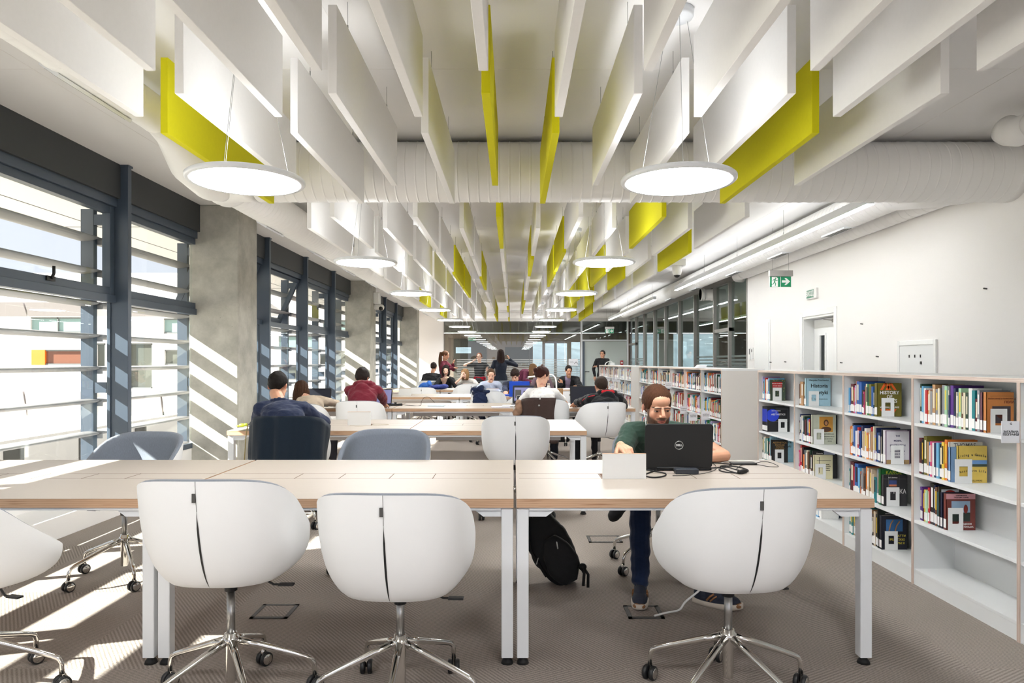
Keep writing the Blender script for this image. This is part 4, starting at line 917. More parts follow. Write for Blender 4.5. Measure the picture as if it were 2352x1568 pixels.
bookend(4.505, z2, 'pale bookend before the spaced capitals cover', XS+0.06)
row_books(ED[2]-g_, 4.60, z1, BN[2], 1, 33, ['maroon', 'brown', 'tan', 'orange', 'grey', 'blue', 'teal', 'beige'], tmax=0.028, spec=[('teal', 0.014, 0.175), ('maroon', 0.05, 0.23), ('red', 0.018, 0.2), ('blue', 0.05, 0.225), ('sky blue', 0.02, 0.2)])
o = cover(4.60, z1, 0.17, 0.24, 0.03, '1B6B32', 'green book with yellow capitals peeping above the black one'); ctext(o, 'KAROL', 0.085, 0.215, 0.033, colmat('D7E04A'))
o = cover(4.565, z1, 0.155, 0.205, 0.03, '2B2A2D', 'black book with white Cyrillic title, third shelf, third bay')
cpatch(o, 0.035, 0.085, 0.13, 0.17, '3A4C86'); cpatch(o, 0.035, 0.085, 0.13, 0.142, 'D07A52', d=0.0012); ctext(o, 'М. Г. Болтошу', 0.06, 0.188, 0.009); ctext(o, 'ЭТИКА', 0.09, 0.095, 0.042, xs=0.8)
MB().box(0.03, 0.031, -0.0009, 0, 0.0, 0.205).box(0.10, 0.101, -0.0009, 0, 0.0, 0.205).box(0, 0.155, -0.0009, 0, 0.178, 0.179).build('cover_rule', colmat('77787C'), o)
bookend(4.53, z1, 'white bookend before the black Cyrillic book', XS+0.045)
row_books(ED[2]-g_, 4.62, z0, BN[2], 0, 34, ['tan', 'olive', 'navy', 'maroon', 'black', 'teal', 'beige', 'dark green'], tmax=0.026)
o = cover(4.615, z0, 0.20, 0.26, 0.016, '222A24', 'dark green wide book on the bottom shelf, third bay'); ctext(o, 'ИЗ КНИЖНЫХ НАХОДОК', 0.1, 0.23, 0.009)
o = cover(4.59, z0, 0.17, 0.225, 0.028, '1A1D2B', 'black blue book with yellow Cyrillic letters on the bottom shelf'); cpatch(o, 0.03, 0.14, 0.12, 0.20, '3A6FA8', 'cover_picture')
MB().tube([(0.05, -0.001, 0.125), (0.06, -0.001, 0.17), (0.075, -0.001, 0.195)], 0.004, 5).tube([(0.09, -0.001, 0.125), (0.1, -0.001, 0.16), (0.12, -0.001, 0.19)], 0.004, 5).build('cover_figure', colmat('C98A5A'), o)
ctext(o, 'СТАТТИ', 0.12, 0.09, 0.02, colmat('E6D24A')); ctext(o, 'РЕЛІГІЄЮ', 0.105, 0.066, 0.02, colmat('E6D24A')); ctext(o, 'НИМ Я', 0.12, 0.042, 0.02, colmat('E6D24A'))
bookend(4.55, z0, 'white bookend on the bottom shelf, third bay', XS+0.045)
# --- bay D
row_books(ED[3]-g_, 3.60, zt_, BN[3], 3, 41, ['navy', 'white', 'beige', 'lilac', 'black', 'maroon', 'grey', 'cream', 'sky blue', 'purple', 'red', 'brown'], tmax=0.028, spec=[('dark green', 0.016, 0.235), ('sky blue', 0.018, 0.222), ('white', 0.022, 0.21), ('red', 0.02, 0.2), ('orange', 0.016, 0.195), ('beige', 0.016, 0.2), ('grey', 0.02, 0.195), ('tan', 0.028, 0.235), ('grey', 0.022, 0.21), ('cream', 0.014, 0.215), ('black', 0.012, 0.22), ('grey', 0.034, 0.235), ('pale green', 0.02, 0.23), ('grey', 0.012, 0.23), ('navy', 0.012, 0.18), ('purple', 0.026, 0.235), ('navy', 0.016, 0.22), ('beige', 0.014, 0.2), ('grey', 0.014, 0.2), ('pale green', 0.022, 0.222), ('brown', 0.018, 0.2), ('cream', 0.016, 0.2), ('dark green', 0.02, 0.2), ('white', 0.03, 0.225), ('teal', 0.024, 0.215)])
o = cover(3.60, zt_, 0.15, 0.208, 0.02, '6F4650', 'mauve book just behind the orange Cyrillic cover')
o = cover(3.575, zt_, 0.142, 0.21, 0.024, 'CF8444', 'orange book with dark square picture and Cyrillic title, top shelf, wide bay')
MB().box(0.02, 0.14, -0.001, 0, 0.19, 0.1908).build('cover_rule', 'ink', o)
ctext(o, 'ФИЛОСОФИЯ И ПСИХОЛОГИЯ', 0.08, 0.176, 0.0095, colmat('7A3B22')); ctext(o, 'ПОЛА', 0.118, 0.158, 0.018, colmat('7A3B22'), bold=0.0006)
cpatch(o, 0.03, 0.125, 0.05, 0.138, '4A4248', 'cover_picture'); MB().ell((0.08, -0.001, 0.10), (0.03, 0.0006, 0.026)).build('cover_figure', colmat('5E2E22'), o)
bookend(3.535, zt_, 'tall white bookend before the orange Cyrillic cover', XS+0.04)
row_books(ED[3]-g_, 3.865, z2, BN[3], 2, 42, ['black', 'navy', 'olive', 'sky blue', 'white', 'orange', 'pink'], tmax=0.026, spec=[('maroon', 0.026, 0.215), ('black', 0.016, 0.21), ('olive', 0.03, 0.23), ('tan', 0.016, 0.2), ('blue', 0.016, 0.2), ('pink', 0.018, 0.205), ('white', 0.016, 0.2), ('navy', 0.014, 0.2), ('white', 0.01, 0.195), ('sky blue', 0.022, 0.205), ('black', 0.026, 0.2), ('yellow', 0.022, 0.215)])
o = cover(3.865, z2, 0.185, 0.222, 0.014, 'E6E4DA', 'white book with large grey title behind the yellow cover'); ctext(o, 'THOMAS', 0.085, 0.202, 0.036, colmat('6D6F74'), xs=0.85)
o = cover(3.85, z2, 0.15, 0.195, 0.02, '7FA6D2', 'pale blue book beside the yellow cover', XS+0.022)
o = cover(3.83, z2, 0.16, 0.205, 0.016, 'E6C75E', 'yellow book with a blue sea band and curved title, second shelf, wide bay', XS+0.055)
cpatch(o, 0, 0.16, 0.104, 0.126, '6B98CE'); cpatch(o, 0, 0.16, 0.09, 0.104, '3C4A42')
cv_ = lambda body, z_, s_: [ctext(o, ch, 0.082+0.0105*(k-len(body)/2), z_+0.010*(1-((k-len(body)/2)/(len(body)/2))**2), s_, colmat('4B4638')) for k, ch in enumerate(body) if ch != ' ']
cv_('Living a Gentle', 0.145, 0.019); cv_('Passionate Life', 0.058, 0.018); ctext(o, 'ROBERT J. WICKS', 0.09, 0.012, 0.011, colmat('8A7432'))
bookend(3.79, z2, 'tall white bookend before the yellow cover', XS+0.02, 0.095, 0.135)
row_books(ED[3]-g_, 3.94, z1, BN[3], 1, 43, ['purple', 'yellow', 'pale green', 'navy', 'dark green', 'red'], tmax=0.026, spec=[('purple', 0.016, 0.2), ('purple', 0.012, 0.195), ('maroon', 0.012, 0.185), ('yellow', 0.02, 0.19), ('pale green', 0.022, 0.19), ('red', 0.016, 0.21), ('black', 0.034, 0.24), ('navy', 0.014, 0.235), ('brown', 0.02, 0.225), ('teal', 0.02, 0.2), ('navy', 0.02, 0.2)])
o = cover(3.955, z1, 0.20, 0.235, 0.014, '3E3A2F', 'dark book with a fruit bowl picture leaning behind', XS+0.03); cpatch(o, 0.01, 0.11, 0.15, 0.22, 'D8DCE0', 'cover_picture'); MB().ell((0.06, -0.001, 0.2), (0.03, 0.0006, 0.016)).build('cover_fruit', colmat('B5302A'), o); MB().ell((0.07, -0.001, 0.165), (0.05, 0.0006, 0.014)).build('cover_leafing', colmat('A9BE3C'), o)
o = cover(3.935, z1, 0.175, 0.205, 0.02, '1E2440', 'navy book close behind the pink topped cover')
o = cover(3.905, z1, 0.165, 0.205, 0.024, '7E3B33', 'brick red book with a pink band and sky picture, third shelf, wide bay')
cpatch(o, 0, 0.165, 0.176, 0.205, 'D79AA0'); cpatch(o, 0.03, 0.135, 0.05, 0.165, '9BB6D0', 'cover_picture'); cpatch(o, 0.03, 0.135, 0.05, 0.10, '2C3A33', 'cover_ground', 0.0012); MB().ell((0.11, -0.0013, 0.12), (0.012, 0.0006, 0.025)).build('cover_figure', colmat('8A2F26'), o)
ctext(o, 'СОВРЕМЕННЫЕ', 0.085, 0.196, 0.008, 'ink'); ctext(o, 'ПРОБЛЕМЫ ТЕОРИИ', 0.085, 0.185, 0.008, 'ink'); ctext(o, 'СОВЕДЕНИЯ', 0.105, 0.035, 0.0125); ctext(o, 'О ПИСЬМА', 0.12, 0.018, 0.0125)
bookend(3.865, z1, 'tall white bookend before the brick red cover', XS+0.03, 0.085, 0.13)
# --- bay E (right edge)
row_books(ED[4]-g_, 3.05, zt_, BN[4], 3, 51, ['sky blue', 'white', 'cream'], spec=[('sky blue', 0.02, 0.19), ('white', 0.04, 0.22), ('cream', 0.03, 0.22), ('blue', 0.02, 0.2)])
row_books(ED[4]-g_, 3.02, z2, BN[4], 2, 52, ['cream', 'pale green'], tmax=0.022, spec=[('cream', 0.022, 0.2)]*7)

# placards hanging from shelf edges, turned to us
def placard(x, y, z, w, h, lines, label, size=0.012):
    e = empty('shelf_placard', (x, y, z), 0, label, 'placard', 'white placards on the shelves')
    MB().box(-w, 0, -0.0015, 0, 0, h).build('card', 'paper', e)
    for i, (tx_, zz) in enumerate(lines): text_part('lettering', tx_, size, 'ink', e, (-w/2, -0.0022, zz), (PI/2, 0, 0), 0.0003, bold=0.0004)
    return e
placard(XS, 3.275, 0.955, 0.09, 0.105, [('G', 0.092), ('ЗАГАЛЬНА', 0.054), ('ГЕОГРАФІЯ', 0.040)], 'white placard lettered in Cyrillic hanging at the wide bay', 0.0135)
# --- middle bookcase
MN = ['%s bay past gap' % q for q in ordn[:6]]
ED2 = [7.968+0.872*k for k in range(7)]
pal2 = ['navy', 'blue', 'sky blue', 'white', 'cream', 'orange', 'maroon', 'black', 'grey', 'green', 'red', 'tan', 'beige', 'teal', 'dark green', 'white', 'lilac', 'brown']
for k in range(6):
    ya, yb = ED2[k]+g_, ED2[k+1]-g_
    for sh in (3, 2, 1, 0):
        rr = random.Random(100+k*7+sh); leave = rr.choice([0.05, 0.12, 0.2]) if k else (0.06 if sh else 0.3)
        pl_ = pal2 if not (k == 0 and sh == 2) else ['green', 'red', 'dark green', 'teal', 'orange', 'maroon', 'sky blue', 'yellow']
        if k == 1 and sh == 2: pl_ = ['orange', 'red', 'green', 'white', 'pink', 'navy', 'lilac', 'teal']
        ye = row_books(yb, ya+leave+0.03, LV[sh], MN[k], sh, 300+k*10+sh, pl_, 0.16, 0.235, 0.034)
        if k < 3:
            cc = {(0, 3): ('E0962A', 'orange book with a busy purple print'), (0, 2): ('7A2024', 'dark red ornate book'), (1, 2): ('4FA23A', 'bright green book'), (1, 3): ('B98D5C', 'brown picture book'), (2, 3): ('C79A5A', 'tan book'), (2, 2): ('8C4A30', 'brown striped book'), (0, 1): ('26262A', 'black ring bound book'), (1, 1): ('4A5A7A', 'slate book'), (2, 1): ('3E7A52', 'green book')}.get((k, sh))
            if cc:
                o = cover(ye, LV[sh], 0.165, 0.225 if sh != 2 else 0.215, 0.025, cc[0], '%s facing us, %s of %s' % (cc[1], SHN[sh], MN[k]))
                if (k, sh) == (0, 3): cpatch(o, 0.03, 0.14, 0.05, 0.17, 'B8A0B0', 'cover_picture'); MB().tube([(0.05, -0.001, 0.06), (0.07, -0.001, 0.11), (0.05, -0.001, 0.15), (0.12, -0.001, 0.14), (0.10, -0.001, 0.09), (0.13, -0.001, 0.06)], 0.007, 6).build('cover_figure', colmat('4B3A8C'), o); MB().ell((0.05, -0.001, 0.2), (0.03, 0.0006, 0.01)).build('cover_leafing', colmat('3E8A52'), o)
                elif (k, sh) == (1, 2): ctext(o, 'ДЛЯ ДІТЕЙ', 0.08, 0.19, 0.018); MB().ell((0.11, -0.001, 0.1), (0.03, 0.0006, 0.03)).build('cover_figure', colmat('C9952F'), o)
                elif (k, sh) == (1, 3): ctext(o, 'ТЕОРІЯ', 0.08, 0.195, 0.03)
                else: cpatch(o, 0.03, 0.135, 0.11, 0.18, 'A8896A', 'cover_panel')
                bookend(ye-0.03, LV[sh], 'white bookend, %s of %s' % (SHN[sh], MN[k]), XS+0.04)
for i, (u, v, Y, n) in enumerate(((1548, 892, 10.55, 0), (1587, 950, 9.60, 0), (1619, 966, 8.72, 0), (1635, 964, 8.50, 1))):
    placard(XS+0.02-0.10*(i == 2), Y, pz(v, Y), 0.105, 0.105, [('АНГЛІЙСЬКА', 0.07), ('ЛІТЕРАТУРА', 0.05)], ['white placard on the fourth bay past the gap', 'white placard low on the third bay past the gap, left of two', 'left of the paired white placards in the second bay past the gap', 'right of the paired white placards in the second bay past the gap'][i])
# --- farthest bookcase
ED3 = [14.068+0.872*k for k in range(7)]
pal3 = ['white', 'cream', 'beige', 'grey', 'white', 'maroon', 'navy', 'lilac', 'cream', 'brown', 'red', 'sky blue']
for k in range(6):
    for sh in (3, 2, 1, 0): row_books(ED3[k+1]-g_, ED3[k]+g_+random.Random(k*5+sh).choice([0.02, 0.08, 0.15]), LV[sh], 'the farthest bookcase', sh, 600+k*10+sh, pal3, 0.16, 0.23, 0.034)
tag(STUFF.build('book_rows', SMATS), 'distant rows of small mixed books on the middle and farthest bookcases', 'books', kind='stuff')
for i, (u, v, Y) in enumerate(((1395, 874, 17.9), (1408, 875, 17.2), (1424, 876, 16.3), (1434, 877, 15.6), (1418, 890, 16.5), (1433, 905, 15.6))):
    placard(XS+0.02, Y, pz(v, Y), 0.10, 0.10, [('РОМАНИ', 0.06)], '%s small white placard along the farthest bookcase, counted from the far end' % ordn[i] if i < 4 else ['white placard low on the farthest bookcase, upper of two', 'white placard lowest on the farthest bookcase'][i-4])
# things on top of the bookcases
t = empty('tent_sign', (px(1608, 9.0), 9.0, TOPZ), 0, 'white folded tent sign standing on the middle bookcase top', 'sign')
MB().prism([(-0.07, 0.0), (0.06, 0.0), (0.075, 0.045), (-0.02, 0.045)], -0.06, 0.06, 0, 'xz').build('card', 'paper', t)
t = empty('white_headband_object', (px(1400, 19.0), 19.0, TOPZ), 0, 'white arched plastic stand on the far end of the last bookcase', 'stand')
MB().tube([(-0.13, 0, 0), (-0.09, 0, 0.07), (0, 0, 0.11), (0.06, 0, 0.09), (0.09, 0, 0.02)], 0.012).box(0.02, 0.14, -0.03, 0.03, 0, 0.07).build('arch', 'white_plastic', t, bevel=0.004)
# ================================================================== people
def v3(*a): return Vector(a)
def remesh(mb, vox, smooth=4, fac=0.5):
    me = bpy.data.meshes.new('t'); me.from_pydata(mb.v, [], mb.f); me.update()
    o = bpy.data.objects.new('t', me); C.objects.link(o)
    m = o.modifiers.new('r', 'REMESH'); m.mode = 'VOXEL'; m.voxel_size = vox; m.use_smooth_shade = True
    s_ = o.modifiers.new('s', 'SMOOTH'); s_.factor = fac; s_.iterations = smooth
    dg = bpy.context.evaluated_depsgraph_get(); r = bpy.data.meshes.new_from_object(o.evaluated_get(dg))
    bpy.data.objects.remove(o); bpy.data.meshes.remove(me)
    return r
def get_co(me):
    a = np.empty(len(me.vertices)*3, np.float32); me.vertices.foreach_get('co', a); return a.reshape(-1, 3)
def set_co(me, a): me.vertices.foreach_set('co', a.astype(np.float32).ravel()); me.update()
def get_no(me):
    a = np.empty(len(me.vertices)*3, np.float32); me.vertex_normals.foreach_get('vector', a); return a.reshape(-1, 3)
def wobble(co, f, seed=0.0):
    x, y, z = co[:, 0]*f+seed, co[:, 1]*f+seed*1.7, co[:, 2]*f-seed
    return (np.sin(x*1.0+2.1*np.sin(y*0.7+z))+np.sin(y*1.3+1.7*np.sin(z*0.9+x*0.5))+np.sin(z*1.1+1.9*np.sin(x*0.8-y)))/3
def sstep(a, b, x):
    t = np.clip((x-a)/(b-a), 0, 1); return t*t*(3-2*t)
def ik(a, c, l1, l2, hint):
    a = Vector(a); c = Vector(c); d = c-a; L = min(d.length, (l1+l2)*0.995); d.normalize()
    c = a+d*L; q = (l1*l1-l2*l2+L*L)/(2*L); h = math.sqrt(max(0, l1*l1-q*q)); hh = Vector(hint); hh = hh-d*hh.dot(d)
    if hh.length < 1e-4: hh = d.orthogonal()
    hh.normalize(); return a+d*q+hh*h, c
def hand(mb, W, d, n, thumb, curl=0.45, s=1.0, spread=1.0):
    d = Vector(d).normalized(); n = Vector(n); n = (n-d*n.dot(d)).normalized(); a = d.cross(n)
    offs = [-0.030, -0.010, 0.0105, 0.029]; lens = [0.070, 0.079, 0.073, 0.056]
    if thumb < 0: lens = lens[::-1]; offs = offs[:]
    for i in range(4):
        K = W+d*(0.086-0.006*abs(i-1.4))*s+a*offs[i]*s*spread
        mb.cap(W+d*0.012*s+a*offs[i]*0.55*s, K, 0.0135*s, 0.0108*s, n=8)
        p = K; ang = curl*(0.5+0.15*i*(1 if thumb > 0 else -1)+(0.0 if thumb > 0 else 0.45)); r = 0.0092*s
        for j, q in enumerate((0.45, 0.31, 0.24)):
            ang_t = ang*(j+1)*1.15; dd = d*math.cos(ang_t)+n*math.sin(ang_t)+a*offs[i]*1.2*(spread-0.8)
            e_ = p+dd.normalized()*lens[i]*q*s; mb.cap(p, e_, r, r*0.9, n=8); p = e_; r *= 0.9
    b0 = W+d*0.02*s-a*0.018*thumb*s; b1 = b0+(d*0.55-a*0.65*thumb+n*0.35).normalized()*0.045*s
    b2 = b1+(d*0.8-a*0.35*thumb+n*0.4).normalized()*0.030*s; b3 = b2+(d*0.85-a*0.1*thumb+n*0.45).normalized()*0.025*s
    mb.cap(b0, b1, 0.015*s, 0.0115*s, n=8).cap(b1, b2, 0.011*s, 0.0095*s, n=8).cap(b2, b3, 0.0095*s, 0.0085*s, n=8)
def headframe(f, up=(0, 0, 1), roll=0.0):
    f = Vector(f).normalized(); r = f.cross(Vector(up)).normalized(); u = r.cross(f)
    if roll: q = Matrix.Rotation(roll, 3, f); r = q @ r; u = q @ u
    return Matrix((r, f, u)).transposed()      # columns: right, forward, up
def head_parts(mb, H, R, s, fem=0.0, smile=0.0):
    def e(c, r, rot=None):
        RR = R if rot is None else R @ rot
        mb.ell(H+R @ (Vector(c)*s), tuple(q*s for q in r), R=RR, n=18, k=12)
    j = 1-0.09*fem
    e((0, -0.012, 0.032), (0.0735, 0.094, 0.086)); e((0, 0.03, -0.025), (0.064*j, 0.057, 0.088)); e((0, 0.024, -0.078), (0.052*j, 0.055*j, 0.036))
    e((0, 0.076, -0.103), (0.020*j, 0.015, 0.015)); e((0, 0.052, 0.05), (0.056, 0.040, 0.045))
    for sg in (-1, 1):
        e((sg*0.038, 0.058, -0.022), (0.022, 0.023, 0.026)); e((sg*0.027, 0.083, 0.0205), (0.026, 0.010, 0.0065))
        e((sg*0.031, 0.0755, 0.003), (0.0135, 0.0135, 0.0115)); e((sg*0.031, 0.083, 0.0115), (0.016, 0.007, 0.004))
        e((sg*0.012, 0.096, -0.027), (0.0085, 0.010, 0.007)); e((sg*0.036, 0.026, -0.06), (0.026*j, 0.045, 0.046))
        e((sg*0.0775, -0.008, -0.004), (0.007, 0.017, 0.030), Matrix.Rotation(sg*0.25, 3, 'Z')); e((sg*0.074, 0.0, -0.024), (0.006, 0.009, 0.012))
    a = lambda x, y, z: H+R @ (Vector((x, y, z))*s)
    mb.cap(a(0, 0.086, 0.018), a(0, 0.108, -0.020), 0.0085*s, 0.0115*s); e((0, 0.105, -0.024), (0.011, 0.012, 0.009))
    w_ = 0.022+0.004*smile
    e((0, 0.0865, -0.0515), (w_, 0.011, 0.0065)); e((0, 0.0855, -0.0635), (w_*0.85, 0.011, 0.0075)); e((0, 0.070, -0.05), (0.036*j, 0.022, 0.03))
def ell_ring(c, r, rx, f, ry, n=20): return [c+r*(rx*math.cos(2*PI*j/n))+f*(ry*math.sin(2*PI*j/n)) for j in range(n)]
def torso(mb, P, N, rt, s, inf=0.0, fem=0.0, hem=0.0, bow=0.05):
    up = (N-P); L = up.length; u0 = up.normalized(); f = u0.cross(rt)*1.0; f = rt.cross(u0)*-1.0
    # forward: perpendicular to the right axis and the spine
    f = u0.cross(rt); prof = [(-0.22-hem, 0.150, 0.100), (-0.12-hem*0.5, 0.168, 0.122), (0.02, 0.168-0.006*fem, 0.118), (0.25, 0.140-0.014*fem, 0.098), (0.48, 0.152-0.016*fem, 0.106+0.008*fem), (0.68, 0.170-0.022*fem, 0.112+0.006*fem), (0.84, 0.168-0.022*fem, 0.094), (0.93, 0.120-0.012*fem, 0.074), (1.0, 0.066, 0.060)]
    rings = []
    for (t, rx, ry) in prof:
        c = P+up*t-f*bow*s*math.sin(PI*max(0, min(1, t)))*1.0
        rings.append(ell_ring(c, rt, rx*s+inf, f, ry*s+inf))
    mb.ring(rings); return f
def hair_cap(mb_only, H, R, s, kind, vox):
    mb = MB(); mb.ell(v3(0, 0, 0), (1, 1, 1), n=72, k=52); co = np.array(mb.v)
    co /= np.linalg.norm(co, axis=1)[:, None]
    rad = {'short': (0.083, 0.104, 0.100), 'buzz': (0.0795, 0.0985, 0.0945), 'thick': (0.088, 0.110, 0.108), 'long': (0.084, 0.105, 0.099), 'tied': (0.082, 0.102, 0.098)}[kind]
    p = co*np.array(rad)+np.array((0, -0.012, 0.032)); x, y, z = p.T
    front = (0.036 if kind == 'tied' else (0.043 if kind == 'buzz' else 0.050))+0.10*np.maximum(0, y-0.02)*(1 if kind != 'long' else 0.4)+0.003*np.sin(x*170)+0.12*np.maximum(0, np.abs(x)-0.045)*0
    if kind == 'thick': front = front-0.016-0.012*np.sin(x*60)
    side = -0.004 if kind in ('short', 'buzz', 'thick') else (-0.045 if kind == 'long' else -0.006)
    back = {'short': -0.078, 'buzz': -0.06, 'thick': -0.13, 'long': -0.09, 'tied': -0.045}[kind]
    zh = np.where(y > 0.035, front, 0)
    t = sstep(0.035, 0.072, y); zf = side*(1-t)+front*t
    t2 = sstep(-0.055, -0.02, y); zl = back*(1-t2)+side*t2
    zh = np.where(y > 0.035, zf, zl)
    m_ = sstep(-0.004, 0.010, z-zh)
    nz = wobble(p*np.array((1, 1, 0.35)), 190, 1.0)*0.0016+wobble(p, 60, 2.0)*0.0020*(1.9 if kind in ('thick', 'long') else 1.3)+wobble(p*np.array((1, 1, 0.5)), 300, 8.0)*0.0016
    if kind == 'buzz': nz *= 0.6; nz += 0.007*sstep(0.0, 0.11, z)+wobble(p*np.array((1, 1, 0.4)), 420, 6.0)*0.0012
    c0 = np.array((0, -0.012, 0.032)); q = c0+(p-c0)*(0.86+0.14*m_)[:, None]+co*(nz*m_)[:, None]
    q = q*s; Rn = np.array(R); q = q @ Rn.T+np.array(H)
    mb.v = [tuple(a) for a in q]; mb.sm = [True]*len(mb.f)
    return mb
def strands(mb, H, R, s, n, zend, spread=1.0, back=True, seed=1, rad=0.0085, curl=0.0, fwd=0.1, behind=0.0):
    rnd = random.Random(seed)
    for i in range(n):
        az = rnd.uniform(-1, 1)*(PI/2+fwd) ; sx, sy = math.sin(az), -math.cos(az)
        pts = []; rs = []
        k = rnd.uniform(0.92, 1.0)
        for ph in (0.9, 0.55, 0.2, -0.15):
            c_ = math.cos(ph); q = Vector((0.086*sx*c_*k, -0.012+0.104*sy*c_*k, 0.032+0.096*math.sin(ph)*k)); pts.append(H+R @ (q*s))
        p = pts[-1]; top = p.z; ze = zend+rnd.uniform(-0.03, 0.03); m_ = 6; drift = Vector((rnd.uniform(-0.02, 0.02), rnd.uniform(-0.02, 0.02), 0))
        out = (R @ Vector((sx, sy, 0))); out.z = 0
        for j in range(1, m_+1):
            t = j/m_; q = p.copy(); q.z = top+(ze-top)*t; q += drift*t+out*(0.012*math.sin(t*PI)*spread-curl*t*t)+ (R @ Vector((0, -1, 0)))*behind*t*0.5
            q.x += 0.004*math.sin(9*t+i); q.y += 0.004*math.cos(8*t+i*1.3); pts.append(q)
        nn = len(pts); rs = [rad*s*(0.55+0.45*math.sin(PI*min(1, (j+1)/nn*1.1))) if j < nn-1 else rad*0.25 for j in range(nn)]
        mb.tube(pts, rs, 6)
SK = {'fair': 'E3B59B', 'mid': 'D6A284', 'pale': 'E8C3AE'}
def person(label, P, N, H, look, a, hair=('short', '2A211C'), skin='mid', top='9A9A9A', sleeves='long', legs='2A3144', shoes='222226', hl=None, hr=None, eh=None, seated=True, knees=None, feet=None, s=1.0, fem=0.0, vox=0.006, roll=0.0, smile=0.0, beard=None, topmat=None, legmat=None, handn=None, hdir=None, extra=None, curl=0.5, hem=0.0, brow='2A1D17', jacket=None, wr=1.0, bow=0.05, shoulder=0.172, shoefun=None, foot_dir=None, hs=1.0):
    P, N, H = Vector(P), Vector(N), Vector(H); a = math.radians(a); fd = v3(math.cos(a), math.sin(a), 0); rt = v3(math.sin(a), -math.cos(a), 0)
    root = empty('person', (P.x, P.y, 0), 0, label, 'person'); off = np.array((P.x, P.y, 0.0))
    R = headframe(look, roll=roll)
    def place(me, name, mt):
        co = get_co(me)-off; set_co(me, co); me.materials.clear(); me.materials.append(mt if not isinstance(mt, str) else M[mt])
        for p in (): pass
        me.polygons.foreach_set('use_smooth', [True]*len(me.polygons)); me.name = name
        o = bpy.data.objects.new(name, me); C.objects.link(o); o.parent = root; return o
    spine = (N-P).normalized(); shd = N-spine*0.055*s
    ftor = spine.cross(rt)
    S = {1: shd+rt*shoulder*s*(1-0.07*fem), -1: shd-rt*shoulder*s*(1-0.07*fem)}   # 1 = right
    tgt = {1: hr, -1: hl}; arms = {}
    for sd in (1, -1):
        t_ = Vector(tgt[sd]) if tgt[sd] is not None else S[sd]+v3(0, 0, -0.50*s)+fd*0.06+rt*sd*0.05
        h_ = (eh or {}).get(sd) or tuple(rt*sd*1.0+v3(0, 0, -0.9)-fd*0.2)
        E, Wr = ik(S[sd], t_, 0.285*s, 0.25*s, h_); arms[sd] = (S[sd], E, Wr)
    body = MB()
    torso(body, P, N, rt, s, -0.012, fem, bow=bow)
    nk = H+R @ v3(0, -0.02, -0.075)*s
    body.cap(N-spine*0.04, nk, (0.058-0.008*fem)*s, (0.052-0.007*fem)*s); body.cap(N-spine*0.03+rt*0.05, N-spine*0.03-rt*0.05, 0.05*s, 0.05*s)
    head_parts(body, H, R, s*hs, fem, smile)
    th = 0.92-0.1*fem
    for sd in (1, -1):
        s0, E, Wr = arms[sd]
        body.cap(shd, s0, 0.065*s, 0.055*s*th); body.cap(s0, E, 0.052*s*th, 0.040*s*th); body.cap(E, E+(Wr-E)*0.35, 0.041*s*th, 0.040*s*th); body.cap(E+(Wr-E)*0.35, Wr, 0.040*s*th, 0.027*s*th)
        d_ = (hdir or {}).get(sd); d_ = Vector(d_) if d_ else (Wr-E).normalized()*0.8+v3(0, 0, -0.1)
        n_ = (handn or {}).get(sd) or (0, 0, -1)
        hand(body, Wr, d_, n_, 1 if sd == 1 else -1, curl if not isinstance(curl, dict) else curl[sd], s*(0.98-0.08*fem))
    # legs
    hips = {1: P+rt*0.085*s-spine*0.02, -1: P-rt*0.085*s-spine*0.02}; lg = {}
    for i, sd in enumerate((1, -1)):
        if knees: K = Vector(knees[i])
        elif seated: K = hips[sd]+fd*0.42*s+rt*sd*0.04; K.z = 0.52
        else: K = hips[sd]*0.52+v3(hips[sd].x, hips[sd].y, 0.08)*0.48+fd*0.02
        A_ = Vector(feet[i]) if feet else v3(K.x, K.y, 0.09)+(fd*-0.02 if seated else -fd*0.02)
        lg[sd] = (hips[sd], K, A_)
        body.cap(hips[sd], K, 0.074*s, 0.050*s); body.cap(K, A_, 0.050*s, 0.034*s)
    me = remesh(body, vox, 5 if vox < 0.004 else (3 if vox < 0.005 else 2)); co = get_co(me)
    # colours
    Rn = np.array(R); q = ((co-np.array(H)) @ Rn)/(s*hs); x, y, z = q.T; ax = np.abs(x)
    base = np.array(hexc(SK[skin])); col = np.ones((len(co), 4), np.float32); n1 = wobble(co, 70, 3)*0.04+wobble(co, 25, 5)*0.04
    col[:, :3] = base*(1+n1)[:, None]
    def mixc(c, m_): c = np.array(hexc(c)); col[:, :3] = col[:, :3]*(1-m_[:, None])+c*m_[:, None]
    inh = (np.linalg.norm(q, axis=1) < 0.16)
    cheek = inh*sstep(0.03, 0.0, np.sqrt((ax-0.042)**2+(z+0.03)**2+(y-0.07)**2*0.5))*0.45; mixc('D08672', cheek)
    mixc('C98470', inh*sstep(0.02, 0.0, np.sqrt(x**2+(z+0.022)**2))*(y > 0.09)*0.5)
    mixc('CF8874', inh*(ax > 0.069)*(z < 0.03)*(y < 0.02)*0.6)
    lipw = 0.024+0.005*smile; lipz = -0.0575+smile*0.006*(ax/0.02)**2
    mixc('B4635A', inh*(y > 0.07)*sstep(1.15, 0.8, (ax/lipw)**2+((z-lipz)/0.0115)**2)*0.85)
    mixc('6A2D2A' if not smile else 'F1E6DF', inh*(y > 0.07)*sstep(1.2, 0.7, (ax/(lipw*0.92))**2+((z-lipz)/(0.0016+0.003*smile))**2))
